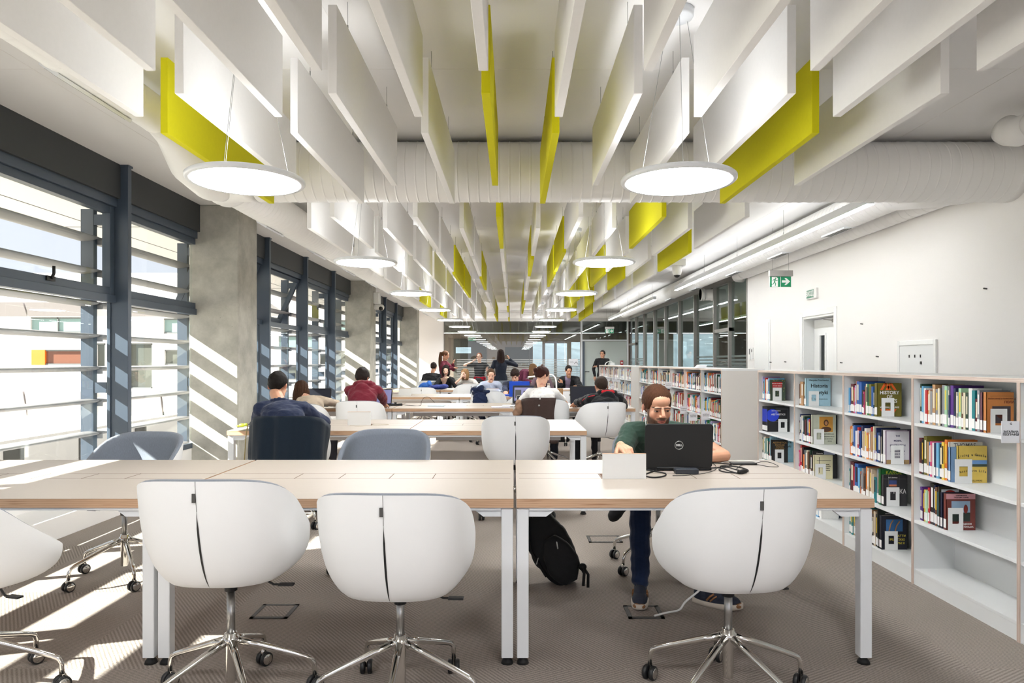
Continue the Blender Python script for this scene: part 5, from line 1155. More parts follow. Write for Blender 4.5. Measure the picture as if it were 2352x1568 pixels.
    if beard:
        bz = wobble(co*np.array((1, 1, 0.5)), 700, 4)*0.5+0.5
        jaw = sstep(0.004, -0.018, z-(-0.020+0.30*np.maximum(0, ax-0.05)*0-0.022*sstep(0.055, 0.02, ax)+0.0))
        side = sstep(0.053, 0.060, ax)*sstep(-0.005, 0.01, y)*sstep(0.050, 0.040, y)*sstep(0.03, 0.015, z); low = sstep(-0.045, -0.058, z-0.28*np.maximum(0, 0.055-ax)*0)
        m1 = np.clip(sstep(-0.040, -0.060, z-(0.45*np.maximum(0, ax-0.030)))+side*0.9, 0, 1)*(z > -0.135)*(y > -0.01)
        must = sstep(1.25, 0.8, ((ax-0.0)/0.032)**2+((z+0.0425)/0.0085)**2)*(y > 0.06)
        hole = sstep(0.9, 1.25, (ax/0.024)**2+((z+0.0585)/0.0105)**2)
        m1 = np.clip(np.maximum(m1*hole, must*0.9), 0, 1)*inh*(0.82+0.18*bz); mixc(beard, m1)
    for sg in (-1, 1):
        bx = (x*sg-(0.027 if beard else 0.030))/(0.0255 if beard else 0.0215); bzc = 0.0185+0.003*(1-bx**2)
        th_ = (0.0040 if fem < 0.5 else 0.0026)+0.0*bx
        mixc(brow, inh*(y > 0.05)*sstep(1.3, 0.8, bx**2*1.0+((z-bzc)/th_)**2)*0.92)
        ex, ez = x*sg-0.031, z-0.0035; op = 0.0048
        inside = (ex/0.0135)**2+(ez/op)**2
        mixc('5A3A30', inh*(y > 0.07)*sstep(1.9, 1.2, inside)*0.75); mixc('BFB2AB', inh*(y > 0.07)*sstep(1.0, 0.7, inside))
        mixc('241812', inh*(y > 0.07)*sstep(1.3, 0.9, (ex/0.0066)**2+((ez+0.001)/0.0058)**2)*(inside < 1.15))
        mixc('1E1512', inh*(y > 0.07)*sstep(1.3, 0.7, (ex/0.0145)**2+((ez-op*0.95)/0.0017)**2)*0.9)
    if extra and 'gloss' in extra: pass
    at = me.color_attributes.new('Col', 'FLOAT_COLOR', 'POINT'); at.data.foreach_set('color', col.ravel())
    place(me, 'body', 'skin')
    # top
    def garment(inf, slv, nm, mt, hm=0.0, seed=0.0, neck=True, amp=1.0):
        g = MB(); torso(g, P, N-spine*(0.0 if neck else 0.02), rt, s, inf, fem, hm, bow=bow)
        for sd in (1, -1):
            s0, E, Wr = arms[sd]; g.cap(shd, s0, 0.068*s+inf, 0.060*s*th+inf)
            if slv == 'long': g.cap(s0, E, 0.058*s*th+inf, 0.047*s*th+inf*0.9); g.cap(E, E+(Wr-E)*0.93, 0.047*s*th+inf*0.9, 0.034*s+inf*0.7)
            elif slv == 'short': g.cap(s0, s0+(E-s0)*(0.48 if beard else 0.62), 0.060*s*th+inf, 0.056*s*th+inf)
            elif slv == 'rolled': g.cap(s0, E, 0.060*s*th+inf, 0.050*s*th+inf); g.cap(E, E+(Wr-E)*0.35, 0.05*s*th+inf, 0.05*s*th+inf)
        if extra and nm == 'top': extra_fn = extra.get('top'); (extra_fn is not None) and extra_fn(g, P, N, H, R, rt, ftor, spine)
        m_ = remesh(g, vox*1.15, 3); c = get_co(m_); no = get_no(m_)
        # cut the neck opening: sink points close to the neck axis
        ax_ = np.array(N+spine*0.01); d_ = np.linalg.norm(c-ax_, axis=1)
        w1 = (np.abs(wobble(c*np.array((1, 1, 0.6)), 34, seed))**0.6*np.sign(wobble(c*np.array((1, 1, 0.6)), 34, seed)))*0.0045*wr*amp+wobble(c, 85, seed+2)*0.0014*wr
        c = c+no*w1[:, None]; set_co(m_, c)
        opn = 'jacket' if (nm == 'jacket' and look[1] < 0) else ('v' if (extra and extra.get('v') and nm == 'top') else None)
        if opn:
            import bmesh
            rel = c-np.array(P); up_ = np.array(N-P); tt = rel @ up_/float((N-P).length_squared); dd = np.abs(rel @ np.array(rt)); ff = rel @ np.array(ftor)
            cut = (ff > -0.02)*(dd < ((0.030+0.035*tt) if opn == 'jacket' else 0.085*np.clip((tt-0.5)/0.5, 0, 1)))*(tt < 1.2)*(tt > -0.5)
            bm_ = bmesh.new(); bm_.from_mesh(m_); bm_.verts.ensure_lookup_table(); bmesh.ops.delete(bm_, geom=[bm_.verts[i] for i in np.nonzero(cut)[0]], context='VERTS'); bm_.to_mesh(m_); bm_.free()
        return place(m_, nm, mt)
    tm = topmat or colmat(top, 0.9)
    garment(0.012, sleeves, 'top', tm, hem)
    if jacket: garment(0.026, 'long', 'jacket', colmat(jacket, 0.85), 0.05, 3.0, amp=1.4)
    # trousers
    g = MB(); rings = []
    for (t, rx, ry) in ((-0.24, 0.13, 0.10), (-0.1, 0.172, 0.125), (0.05, 0.170, 0.120), (0.14, 0.150, 0.108)):
        rings.append(ell_ring(P+(N-P)*t, rt, rx*s+0.006, ftor, ry*s+0.006))
    g.ring(rings)
    for sd in (1, -1):
        h0, K, A_ = lg[sd]; g.cap(h0, K, 0.086*s, 0.064*s); g.cap(K, K+(A_-K)*0.4, 0.064*s, 0.060*s); g.cap(K+(A_-K)*0.4, A_+v3(0, 0, 0.02), 0.060*s, 0.050*s)
    m_ = remesh(g, vox*1.2, 3); c = get_co(m_); no = get_no(m_); low = sstep(0.45, 0.05, c[:, 2])
    c = c+no*(wobble(c*np.array((1, 1, 1.6)), 30, 7)*0.004*(1+low*0.8))[:, None]; set_co(m_, c)
    place(m_, 'trousers', legmat or colmat(legs, 0.9))
    # shoes
    for i, sd in enumerate((1, -1)):
        h0, K, A_ = lg[sd]; fdir = Vector(foot_dir[i]).normalized() if foot_dir else fd; side = v3(fdir.y, -fdir.x, 0)
        if shoefun: shoefun(root, off, A_, fdir, side, s); continue
        g = MB(); b0 = v3(A_.x, A_.y, 0)
        Rr = Matrix((side, fdir, v3(0, 0, 1))).transposed()
        g.ell(b0+fdir*-0.01+v3(0, 0, 0.055), (0.038*s, 0.055*s, 0.050*s), R=Rr).ell(b0+fdir*0.07+v3(0, 0, 0.036), (0.042*s, 0.09*s, 0.036*s), R=Rr).ell(b0+fdir*0.04+v3(0, 0, 0.018), (0.042*s, 0.115*s, 0.018*s), R=Rr)
        m_ = remesh(g, vox*1.1, 2); place(m_, 'shoe', colmat(shoes, 0.6))
    # hair
    kind, hc = hair[0], hair[1]; hm = M.get('hair_'+hc) or hairmat('hair_'+hc, hc); M['hair_'+hc] = hm
    base_k = {'long': 'long', 'bob': 'long', 'bun': 'tied', 'pony': 'tied', 'topbun': 'tied'}.get(kind, kind)
    hb = hair_cap(None, H, R, s*hs, base_k, vox)
    if kind == 'long': strands(hb, H, R, s, 130, H.z-hair[2], seed=3, fwd=0.35, rad=0.0105)
    if kind == 'bob': strands(hb, H, R, s, 120, H.z-hair[2], seed=4, fwd=0.55, rad=0.0105, curl=0.025)
    if kind == 'pony':
        b0 = H+R @ v3(0, -0.10, 0.06)*s; rnd = random.Random(5); hb.ell(b0, 0.022)
        for i in range(60):
            o1 = v3(rnd.gauss(0, 0.011), rnd.gauss(0, 0.011), 0); bk = R @ v3(0, -1, 0); bk.z = 0; bk.normalize(); o1 = v3(max(-0.018, min(0.018, o1.x)), max(-0.018, min(0.018, o1.y)), 0)
            pts = [b0+o1*0.4, b0+bk*0.045+o1+v3(0, 0, 0.005)]; ze = hair[2]+rnd.uniform(0, 0.06)
            for t in (0.15, 0.35, 0.55, 0.75, 0.9, 1.0): pts.append(b0+bk*(0.048+0.012*math.sin(t*2.2))+o1*(1+1.1*math.sin(t*PI))+v3(0, 0, -ze*t))
            hb.tube(pts, [0.007, 0.010, 0.012, 0.012, 0.012, 0.011, 0.008, 0.003], 6)
    if kind in ('bun', 'topbun'):
        b0 = H+R @ (v3(0, -0.115, 0.045) if kind == 'bun' else v3(0, -0.07, 0.125))*s
        for i in range(16):
            a1 = i*0.9; ax_ = Vector((math.cos(i*1.7), math.sin(i*1.1), math.cos(i*0.6))).normalized(); u = ax_.orthogonal().normalized(); w_ = ax_.cross(u)
            hb.tube([b0+(u*math.cos(t)+w_*math.sin(t))*0.024*s for t in [k*PI/6 for k in range(13)]], 0.0095*s, 6)
        hb.ell(b0, 0.028*s)
    o = hb.build('hair', hm, root); 
    for i, vv in enumerate(o.data.vertices): pass
    co = get_co(o.data)-off; set_co(o.data, co)
    return root, dict(P=P, N=N, H=H, R=R, S=S, arms=arms, off=off, rt=rt, spine=spine, ft=ftor)

navy_knit = cloth('navy_knit', '27304A', 0.16, scale=50, stretch=(1, 1, 5))
maroon_knit = cloth('maroon_knit', '7C2A38', 0.05)
green_tee = cloth('green_tee', '33493F', 0.05)
denim = cloth('denim', '182743', 0.12, scale=60)
dots('dotted_tee', 'F1EFEC', 'B9BDC6', 24, 0.14)
stripes('striped_tee', '1E2226', '8D8F92', 2, 22, 0.72)
stripes('fine_stripe', 'C9D2E4', 'AEBBD6', 0, 90, 0.3)
stripes('striped_sleeve', '2A2A2E', 'B8AE98', 2, 55, 0.3)
HZ = 1575.0
T_ = lambda u, v, Y: tuple(P3(u, v, Y))
def hood(g, P, N, H, R, rt, ft, sp):
    for k in range(9):
        a_ = -1.9+3.8*k/8; c = N+rt*0.10*math.sin(a_)-ft*0.085*math.cos(a_)+sp*(0.012-0.03*math.cos(a_)*0); g.ell(c, (0.045, 0.045, 0.036))
    g.ell(N-ft*0.10-sp*0.075, (0.10, 0.045, 0.07)); g.ell(N-ft*0.105-sp*0.12, (0.06, 0.035, 0.05))
def collar(g, P, N, H, R, rt, ft, sp):
    for k in range(12):
        a_ = 2*PI*k/12; g.ell(N+rt*0.070*math.sin(a_)+ft*0.066*math.cos(a_)+sp*0.008, (0.024, 0.024, 0.020))
EX = {'top': hood}; EC = {'top': collar}
# --- front left
person('person in a navy knit sweater, back to us, leaning over the second row', (-1.86, 5.74, 0.58), (-2.02, 5.96, 0.985), (px(638, 6.08), 6.08, pz(886, 6.08)), (0.05, 1, -0.45), 96, ('short', '1C1714'), 'mid', topmat=navy_knit, legs='1C2233', hr=(-1.93, 6.26, 0.80), hl=(-2.10, 6.30, 0.80), eh={1: (1, 0.25, -0.35), -1: (-1, 0.2, -0.35)}, vox=0.0048, s=1.0, wr=1.2, extra=EC)
person('girl with long brown hair and beige top leaning down beside the windows', (-2.44, 8.30, 0.56), (-2.50, 8.56, 0.90), (px(692, 8.66), 8.66, pz(896, 8.66)), (-0.25, 1, -0.5), 84, ('long', '4A3224', 0.24), 'fair', top='C9B8A2', sleeves='long', legs='2A2A30', hr=(-2.30, 9.12, 0.79), hl=(-2.68, 9.0, 0.79), eh={1: (0.9, 0.3, -0.4), -1: (-1, 0, -0.5)}, vox=0.006, fem=1, s=0.95)
person('person in a maroon hoodie with shaggy dark hair, back to us at the third row', (-1.85, 8.33, 0.58), (-1.86, 8.54, 1.045), (px(832, 8.68), 8.68, pz(868, 8.68)), (0.1, 1, -0.55), 90, ('thick', '2B2421'), 'mid', topmat=maroon_knit, legs='23283A', hr=(-1.70, 9.02, 0.80), hl=(-2.02, 9.02, 0.80), eh={1: (1, 0.1, -0.35), -1: (-1, 0.1, -0.35)}, vox=0.0055, s=1.0, wr=1.5, extra=EX)
# --- the bearded man
def sneaker(root, off, A_, fdir, side, s):
    b0 = Vector((A_.x, A_.y, 0)); Rr = Matrix((side, fdir, v3(0, 0, 1))).transposed(); O = Vector(tuple(off))
    def outline(w, grow=0.0):
        pts = []
        for j in range(28):
            t = 2*PI*j/28; yy = 0.055+0.142*math.cos(t); q = (yy+0.09)/0.29; ww = w*(0.80+0.28*math.sin(min(1, max(0, q))*PI*0.75))*abs(math.sin(t))**0.75*(1 if math.sin(t) > 0 else -1)
            pts.append((ww, yy))
        return pts
    sole = MB(); rings = []
    for z, w in ((0.0, 0.041), (0.012, 0.045), (0.024, 0.0455), (0.028, 0.043)): rings.append([b0+Rr @ v3(p[0], p[1]+(0 if z > 0.005 else 0.0), z+max(0, p[1]-0.13)*0.25) for p in outline(w)])
    sole.ring(rings); o = sole.build('shoe_sole', colmat('C9BFB2', 0.7), root, loc=-O)
    g = MB(); q = lambda x, y, z: b0+Rr @ v3(x, y, z)
    g.ell(q(0, -0.025, 0.06), (0.036, 0.052, 0.052), R=Rr).ell(q(0, 0.10, 0.045), (0.042, 0.085, 0.034), R=Rr).ell(q(0, 0.04, 0.06), (0.037, 0.08, 0.045), R=Rr).ell(q(0, 0.055, 0.032), (0.043, 0.135, 0.02), R=Rr).cap(q(0, -0.02, 0.09), q(0, 0.0, 0.115), 0.036, 0.036)
    me = remesh(g, 0.004, 2); co = get_co(me)-np.array(off); set_co(me, co); me.materials.clear(); me.materials.append(colmat('1E2433', 0.8)); me.polygons.foreach_set('use_smooth', [True]*len(me.polygons))
    o = bpy.data.objects.new('shoe', me); C.objects.link(o); o.parent = root
    b = MB()
    for k in range(4): b.tube([q(-0.02, 0.035+0.022*k, 0.098-0.011*k), q(0, 0.043+0.022*k, 0.104-0.011*k), q(0.02, 0.035+0.022*k, 0.098-0.011*k)], 0.0028, 6)
    b.build('lace', colmat('8A7358'), o, loc=(-O))
    b = MB()
    for sg in (-1, 1): b.tube([q(sg*0.040, 0.01, 0.035), q(sg*0.039, 0.03, 0.06), q(sg*0.036, 0.05, 0.075)], 0.006, 6).tube([q(sg*0.041, 0.03, 0.034), q(sg*0.040, 0.05, 0.055), q(sg*0.037, 0.065, 0.066)], 0.005, 6)
    b.ell(q(0, 0.175, 0.030), (0.034, 0.02, 0.016), R=Rr); b.build('shoe_trim', colmat('8A5F3C', 0.7), o, loc=(-O))
man, K = person('bearded man in a dark green tee frowning behind the black emblem laptop', (0.95, 4.50, 0.57), (0.905, 4.30, 0.945), (px(1509, 4.12), 4.12, 1.069), (0.15, -1, -0.22), -93, ('buzz', '4A2D1B'), 'mid', topmat=green_tee, sleeves='short', legmat=denim, hr=(0.615, 3.93, 0.865), hl=(1.06, 4.02, 0.775), eh={1: (-0.35, -0.55, -0.6), -1: (1.0, -0.25, -0.35)}, knees=((0.75, 4.06, 0.545), (1.10, 4.05, 0.545)), feet=((0.715, 3.86, 0.10), (1.075, 3.80, 0.10)), foot_dir=((-0.22, -1, 0), (0.85, -0.6, 0)), shoefun=sneaker, vox=0.0034, beard='2E1E17', handn={1: (0.25, -0.5, -0.8), -1: (0, 0, -1)}, hdir={1: (0.28, -0.85, -0.18), -1: (-0.9, -0.3, 0.0)}, curl={1: 0.75, -1: 0.4}, wr=1.0, roll=0.03, hs=1.05)
# earphone cable and bud
H, R = K['H'], K['R']; e0 = H+R @ v3(0.080, 0.005, -0.022)
t = MB().ell(e0-Vector(tuple(K['off'])), (0.008, 0.008, 0.010)); pr = Vector(tuple(K['off']))
if R[0][0] > 0: e0 = H+R @ v3(-0.080, 0.005, -0.022)
e0 = min((H+R @ v3(sg*0.080, 0.005, -0.022) for sg in (-1, 1)), key=lambda q: q.x)
b = MB().ell(e0, (0.009, 0.009, 0.011)).cap(e0, e0+v3(0.0, -0.01, -0.02), 0.004, 0.003)
pts = [e0+v3(0, -0.01, -0.015), e0+v3(0.004, -0.02, -0.06), e0+v3(0.012, -0.022, -0.12), e0+v3(0.02, -0.015, -0.17), e0+v3(0.05, 0.0, -0.26)]
b.tube(pts, 0.0018, 6).cap(pts[2]+v3(0.003, 0, -0.01), pts[2]+v3(0.006, 0, -0.045), 0.0035, 0.0035)
tag(b.build('earphone', 'white_plastic'), 'white earphone with thin cable hanging from the ear of the bearded man', 'earphones')
# --- third row right
cloth('black_red', '1E1F22', 0.06)
def red_trim(g, *a): hood(g, *a)
person('person with cropped dark hair in a black jacket, typing at the third row', (1.03, 8.30, 0.58), (1.15, 8.52, 0.935), (px(1381, 8.58), 8.58, pz(888, 8.58)), (-0.12, 1, -0.35), 104, ('buzz', '3A2E26'), 'mid', top='1E1F22', legs='1A1B20', topmat=M['black_red'], hr=(1.30, 9.0, 0.80), hl=(0.80, 9.05, 0.80), eh={1: (1, 0.1, -0.5), -1: (-1, 0.0, -0.6)}, vox=0.0055, wr=1.3, extra=EX, shoulder=0.185)
person('woman with dark auburn bun in a white dotted tee at the third row', (0.38, 8.56, 0.58), (0.365, 8.74, 1.0), (px(1245, 8.84), 8.84, pz(863, 8.84)), (0.85, 0.55, -0.28), 86, ('bun', '3B1C17'), 'fair', topmat=M['dotted_tee'], sleeves='short', legs='22252F', hr=(0.60, 9.14, 0.79), hl=(0.20, 9.14, 0.79), eh={1: (1, 0, -0.6), -1: (-1, 0, -0.6)}, vox=0.0055, fem=1, s=1.0)
# --- fourth row, facing us
person('fair young woman in a pale denim shirt with red embroidery, reading with eyes down', (-0.46, 13.42, 0.58), (-0.44, 13.26, 0.965), (px(1128, 13.16), 13.16, pz(861, 13.16)), (0.05, -1, -0.35), -90, ('tied', '503A2A'), 'fair', topmat=M['fine_stripe'], legs='2A3144', hr=(-0.62, 12.98, 0.79), hl=(-0.28, 12.98, 0.79), vox=0.0065, fem=1, s=0.97, brow='5A4030')
person('young man with thick dark hair bent over writing by the blue folder', (0.02, 13.50, 0.58), (0.03, 13.30, 0.96), (px(1183, 13.12), 13.12, pz(862, 13.12)), (-0.25, -1, -0.75), -95, ('thick', '2A1D18'), 'fair', top='333B52', legs='23283A', hr=(-0.14, 12.82, 0.80), hl=(0.22, 12.98, 0.79), vox=0.0065, curl=0.9)
# --- back row, facing us
person('woman with a dark bob in a black open top, finger at her chin, back row', (-1.66, 16.50, 0.58), (-1.60, 16.38, 0.975), (px(1024, 16.25), 16.25, pz(850, 16.25)), (0.1, -1, -0.40), -88, ('bob', '211917', 0.12), 'pale', top='17181B', legs='1C1C20', hr=(-1.75, 15.98, 0.79), hl=(-1.50, 16.12, 0.985), eh={-1: (0.6, 0, -1)}, hdir={-1: (-0.9, -0.1, 0.15)}, extra={'v': 1}, vox=0.0075, fem=1, s=0.97)
person('fair haired girl in a light grey tee, face resting on her hand, back row', (-1.15, 16.50, 0.58), (-1.09, 16.38, 0.94), (px(1068, 16.25), 16.25, pz(858, 16.25)), (-0.55, -1, -0.45), -95, ('bob', '8F6E4C', 0.13), 'pale', top='D2CFC9', sleeves='short', legs='3A4254', hr=(-1.22, 16.10, 0.985), hl=(-0.92, 16.05, 0.79), hdir={1: (0.1, 0.1, 1)}, vox=0.0075, fem=1, s=0.95, roll=0.15)
person('person in a black jacket with grey scarf seen from behind, beside the farthest column', (-2.15, 17.62, 0.58), (-2.10, 17.78, 1.03), (px(996, 17.86), 17.86, pz(843, 17.86)), (0.15, 1, -0.3), 82, ('short', '332822'), 'mid', top='A7ACB6', jacket='1B1C20', legs='22242C', vox=0.0075)
person('man in an open black jacket looking down at the right of the back row', (1.29, 16.50, 0.58), (1.34, 16.36, 0.985), (px(1306, 16.26), 16.26, pz(851, 16.26)), (0.1, -1, -0.38), -88, ('short', '1E1714'), 'mid', top='8A7A90', jacket='17181B', legs='1E2230', hr=(1.13, 15.96, 0.84), hl=(1.46, 15.96, 0.79), hdir={1: (-0.2, -0.3, 1)}, vox=0.0065)
person('person with a small top bun half hidden behind the dotted tee woman', (0.70, 16.55, 0.58), (0.68, 16.40, 0.98), (px(1245, 16.3), 16.3, pz(853, 16.3)), (-0.2, -1, -0.4), -90, ('topbun', '4A2E20'), 'fair', top='6E5A62', legs='2A2A30', vox=0.0085, fem=1)
# --- standing
person('standing girl in a burgundy top with a long ponytail, in profile with pen', (-1.83, 18.25, 0.90), (-1.83, 18.25, 1.375), (px(1023, 18.2), 18.2, 1.525), (1, -0.12, -0.22), -12, ('pony', '6B4A33', 0.42), 'mid', top='6A1F33', legs='20222C', hl=(-1.60, 18.15, 1.30), hr=(-1.58, 18.0, 1.20), hdir={-1: (0.2, 0, 1)}, seated=False, vox=0.007, fem=1, s=0.97, bow=0.02)
person('smiling standing girl in a striped black tee and red trousers, hand at ear', (-0.90, 18.35, 0.90), (-0.90, 18.35, 1.33), (px(1101, 18.3), 18.3, 1.475), (0.0, -1, -0.05), -88, ('tied', '6A4430'), 'pale', topmat=M['striped_tee'], sleeves='short', legs='B4122C', hr=(-1.09, 18.28, 1.36), hl=(-0.70, 18.1, 1.12), eh={1: (-1, 0, -0.7), -1: (1, 0, -1)}, hdir={1: (0.6, 0, 0.7), -1: (0.1, -0.2, 1)}, seated=False, vox=0.007, fem=1, s=0.95, smile=1.0, bow=0.02, hem=0.05)
person('woman standing with very long dark hair over a black dress, back to us', (-0.33, 18.0, 0.93), (-0.33, 18.02, 1.40), (px(1150, 18.03), 18.03, 1.555), (-0.15, 1, -0.05), 95, ('long', '2E1F1B', 0.55), 'mid', top='1B2230', legs='1B2230', hr=(-0.10, 18.2, 1.42), eh={1: (1, 0, -0.6)}, hdir={1: (-0.3, 0, 1)}, seated=False, vox=0.007, fem=1, s=1.0, bow=0.02)
person('person with long fair hair in a plum checked shirt, bending over the back table', (0.15, 17.75, 0.88), (0.42, 17.60, 1.10), (px(1224, 17.5), 17.5, pz(846, 17.5)), (0.85, -0.4, -0.6), -28, ('long', '8A6A4C', 0.26), 'fair', top='6B2A46', legs='24262E', hr=(0.45, 17.1, 0.85), hl=(0.72, 17.3, 0.85), seated=False, vox=0.0075, fem=1, s=0.97)
person('young man in a black shirt standing by the far end of the bookcases', (2.87, 22.05, 0.96), (2.85, 22.0, 1.46), (px(1384, 22.0), 22.0, 1.60), (-0.45, -1, -0.05), -112, ('short', '221B17'), 'mid', top='1A1B1E', legs='26282F', hl=(2.66, 21.75, 1.22), seated=False, vox=0.0075, s=1.02, bow=0.02)
# red sleeve piping and red hood lining on the black jacket
jr = [o for o in bpy.data.objects if o.name.startswith('person') and o.get('label', '').startswith('person with cropped dark hair')][0]
jt = [c for c in jr.children if c.name.startswith('top')][0]; off_ = Vector(jr.location)
def surf(m_o, p, d):
    # nearest point on the garment, pushed out a little
    ok, loc, nor, idx = m_o.closest_point_on_mesh(Vector(p)-off_)
    return loc+nor*d
bpy.context.view_layer.update(); pts = []
for (u, v) in ((1366, 908), (1352, 911), (1341, 917), (1333, 926), (1328, 936), (1326, 946)):
    o_ = Vector((0, 0, CZ)); d_ = (P3(u, v, 8.0)-o_).normalized(); ok, loc, nor, idx = jt.ray_cast(o_-off_, d_)
    if ok: pts.append(loc+nor*0.003)
if len(pts) > 2: MB().tube(pts, 0.006, 6).build('sleeve_piping', colmat('C4202C'), jt)
b = MB()
for k in range(8):
    a_ = -0.5+1.9*k/7; q = Vector((1.15, 8.50, 0.965))+Vector((0.085*math.sin(a_), -0.075*math.cos(a_)+0.0, 0.012))-off_; b.ell(q, (0.030, 0.028, 0.026))
me = remesh(b, 0.006, 2); me.materials.clear(); me.materials.append(colmat('C4202C', 0.9)); me.polygons.foreach_set('use_smooth', [True]*len(me.polygons)); o = bpy.data.objects.new('hood_lining', me); C.objects.link(o); o.parent = jt
# ================================================================== things on and under the tables
TZ = 0.7405
def rbox(w, d, r, n=5):
    pts = []
    for (cx, cy, a0) in ((w/2-r, d/2-r, 0), (-w/2+r, d/2-r, PI/2), (-w/2+r, -d/2+r, PI), (w/2-r, -d/2+r, 1.5*PI)):
        for k in range(n+1): a = a0+PI/2*k/n; pts.append((cx+r*math.cos(a), cy+r*math.sin(a)))
    return pts
def laptop(x, y, rz, w, d, label, col='laptop_black', screen='screen_dark', tilt=12, logo=False, h=None, lidcol=None, ui=False, z=TZ):
    # hinge at local y=0, keyboard towards -y, screen faces -y
    t = empty('laptop', (x, y, z), math.radians(rz), label, 'laptop'); h = h or d
    MB().prism([(p[0], p[1]-d/2) for p in rbox(w, d, 0.012)], 0.003, 0.018).build('base', col, t, bevel=0.002)
    MB().box(-w/2+0.03, w/2-0.03, -d*0.52, -0.03, 0.018, 0.0195).build('keyboard', 'black_rubber', t)
    MB().box(-0.05, 0.05, -d*0.93, -d*0.62, 0.018, 0.0188).build('touchpad', 'slot_dark', t)
    lid = MB().prism([(p[0], p[1]+h/2) for p in rbox(w, h, 0.018)], 0.0, 0.011).build('lid', lidcol or col, t, loc=(0, 0.002, 0.016), bevel=0.0025)
    lid.rotation_euler = (math.radians(90-tilt), 0, 0)
    MB().box(-w/2+0.012, w/2-0.012, 0.02, h-0.012, 0.0110, 0.0118).build('screen', screen, lid)
    for v in (): pass
    if ui:
        u = MB().box(-w*0.42, w*0.40, h*0.15, h*0.88, 0.0119, 0.0122); u.build('window_view', 'screen_light', lid)
        MB().box(-w*0.38, -w*0.1, h*0.3, h*0.75, 0.0122, 0.0125).box(0, w*0.3, h*0.5, h*0.7, 0.0122, 0.0125).build('screen_text', 'slot_dark', lid)
    if logo:
        g = MB(); g.tube([(0.0225*math.cos(2*PI*k/40), h*0.52+0.0225*math.sin(2*PI*k/40), -0.0012) for k in range(41)], 0.0022, 6); g.build('logo_ring', 'steel', lid)
        text_part('logo', 'DELL', 0.0155, mat('logo_silver', 'D5D7D8', 0.3), lid, (0, h*0.52, -0.0008), (PI, 0, PI), 0.0005, bold=0.0009)
    MB().tube([(-w*0.32, 0.004, 0.016), (w*0.32, 0.004, 0.016)], 0.006, 8).build('hinge', 'black_plastic', t)
    return t
# the black laptop in front of the man: its hinge is towards us, lid back faces the camera
laptop(px(1558, 3.80), 3.80, 180, 0.375, 0.25, 'open black laptop with a round silver emblem on its lid, front table', tilt=6, logo=True, h=0.245)
laptop(-2.68, 9.42, 4, 0.34, 0.23, 'open black laptop with dark screen, before the long haired girl', ui=False, tilt=14)
laptop(px(872, 9.4), 9.42, -8, 0.33, 0.22, 'open laptop with a violet screen right of the maroon hoodie', screen='screen_light', tilt=14)
laptop(px(1345, 9.30), 9.40, 6, 0.40, 0.25, 'large open laptop with a blank dark screen, before the black and red jacket', tilt=10, h=0.26)
laptop(px(1202, 9.75), 9.75, -4, 0.31, 0.22, 'open laptop showing windows on screen, left of the white dotted tee', col='steel', lidcol='black_plastic', ui=True, tilt=14, h=0.26)
laptop(px(1202, 9.28), 9.32, -10, 0.20, 0.14, 'small light framed tablet laptop in front of the larger one, third row', col='grey_metal', tilt=18, h=0.14)
t = empty('folder', (px(1193, 12.0), 12.0, TZ), 0, 'upright bright blue folder standing on the fourth row', 'folder')
o = MB().prism([(p[0], p[1]+0.135) for p in rbox(0.355, 0.27, 0.01)], -0.006, 0.006).build('cover', colmat('1B55D8'), t, bevel=0.002); o.rotation_euler = (math.radians(96), 0, 0); o.location = (0, 0, 0.001)
o = MB().prism([(p[0], p[1]+0.06) for p in rbox(0.355, 0.12, 0.01)], 0, 0.006).build('flap', colmat('1B55D8'), t); o.location = (0, 0.01, 0.0)
def tube_thing(name, pts, r, m_, label, cat, smooth=True):
    if smooth:      # Catmull-Rom through the points
        P_ = [Vector(p) for p in pts]; P_ = [P_[0]]+P_+[P_[-1]]; out = []
        for i in range(1, len(P_)-2):
            for k in range(8):
                t_ = k/8; a, b_, c_, d_ = P_[i-1], P_[i], P_[i+1], P_[i+2]
                out.append(0.5*((2*b_)+(c_-a)*t_+(2*a-5*b_+4*c_-d_)*t_*t_+(3*b_-a-3*c_+d_)*t_**3))
        out.append(P_[-2]); pts = out
    return tag(MB().tube(pts, r, 8).build(name, m_), label, cat)
tz = TZ+0.004
ad = tag(MB().box(-0.062, 0.062, -0.024, 0.024, 0, 0.028).build('power_adapter', mat('adapter', '2B3038', 0.5), loc=(px(1576, 3.70), 3.70, TZ), bevel=0.004), 'black power adapter brick lying right before the emblem laptop', 'adapter')
def tp(u, v, z=0.004): Y = (CZ-TZ-z)*F/(v-VY); return (px(u, Y), Y, TZ+z)
tube_thing('power_cable', [tp(1548, 1077, .012), tp(1530, 1075), tp(1500, 1082), tp(1481, 1091), tp(1500, 1096), tp(1525, 1093), tp(1528, 1087), tp(1505, 1082), tp(1480, 1077), tp(1476, 1070)], 0.0038, 'black_rubber', 'thick black cable looped left of the power adapter', 'cable')
tube_thing('charger_cable', [tp(1602, 1076, .012), tp(1640, 1074), tp(1668, 1072), tp(1690, 1078), tp(1712, 1083), tp(1700, 1087), tp(1672, 1080), tp(1655, 1070), tp(1690, 1071), tp(1718, 1079), tp(1705, 1085), tp(1668, 1084), tp(1652, 1077), tp(1680, 1067), tp(1660, 1064), tp(1632, 1062)], 0.0034, 'black_rubber', 'bundled black charger cable right of the emblem laptop', 'cable')
tag(MB().cap(tp(1698, 1084, .010), tp(1712, 1081, .012), 0.011, 0.012).build('cable_plug', 'black_rubber'), 'black plug knot on the bundled charger cable', 'plug')
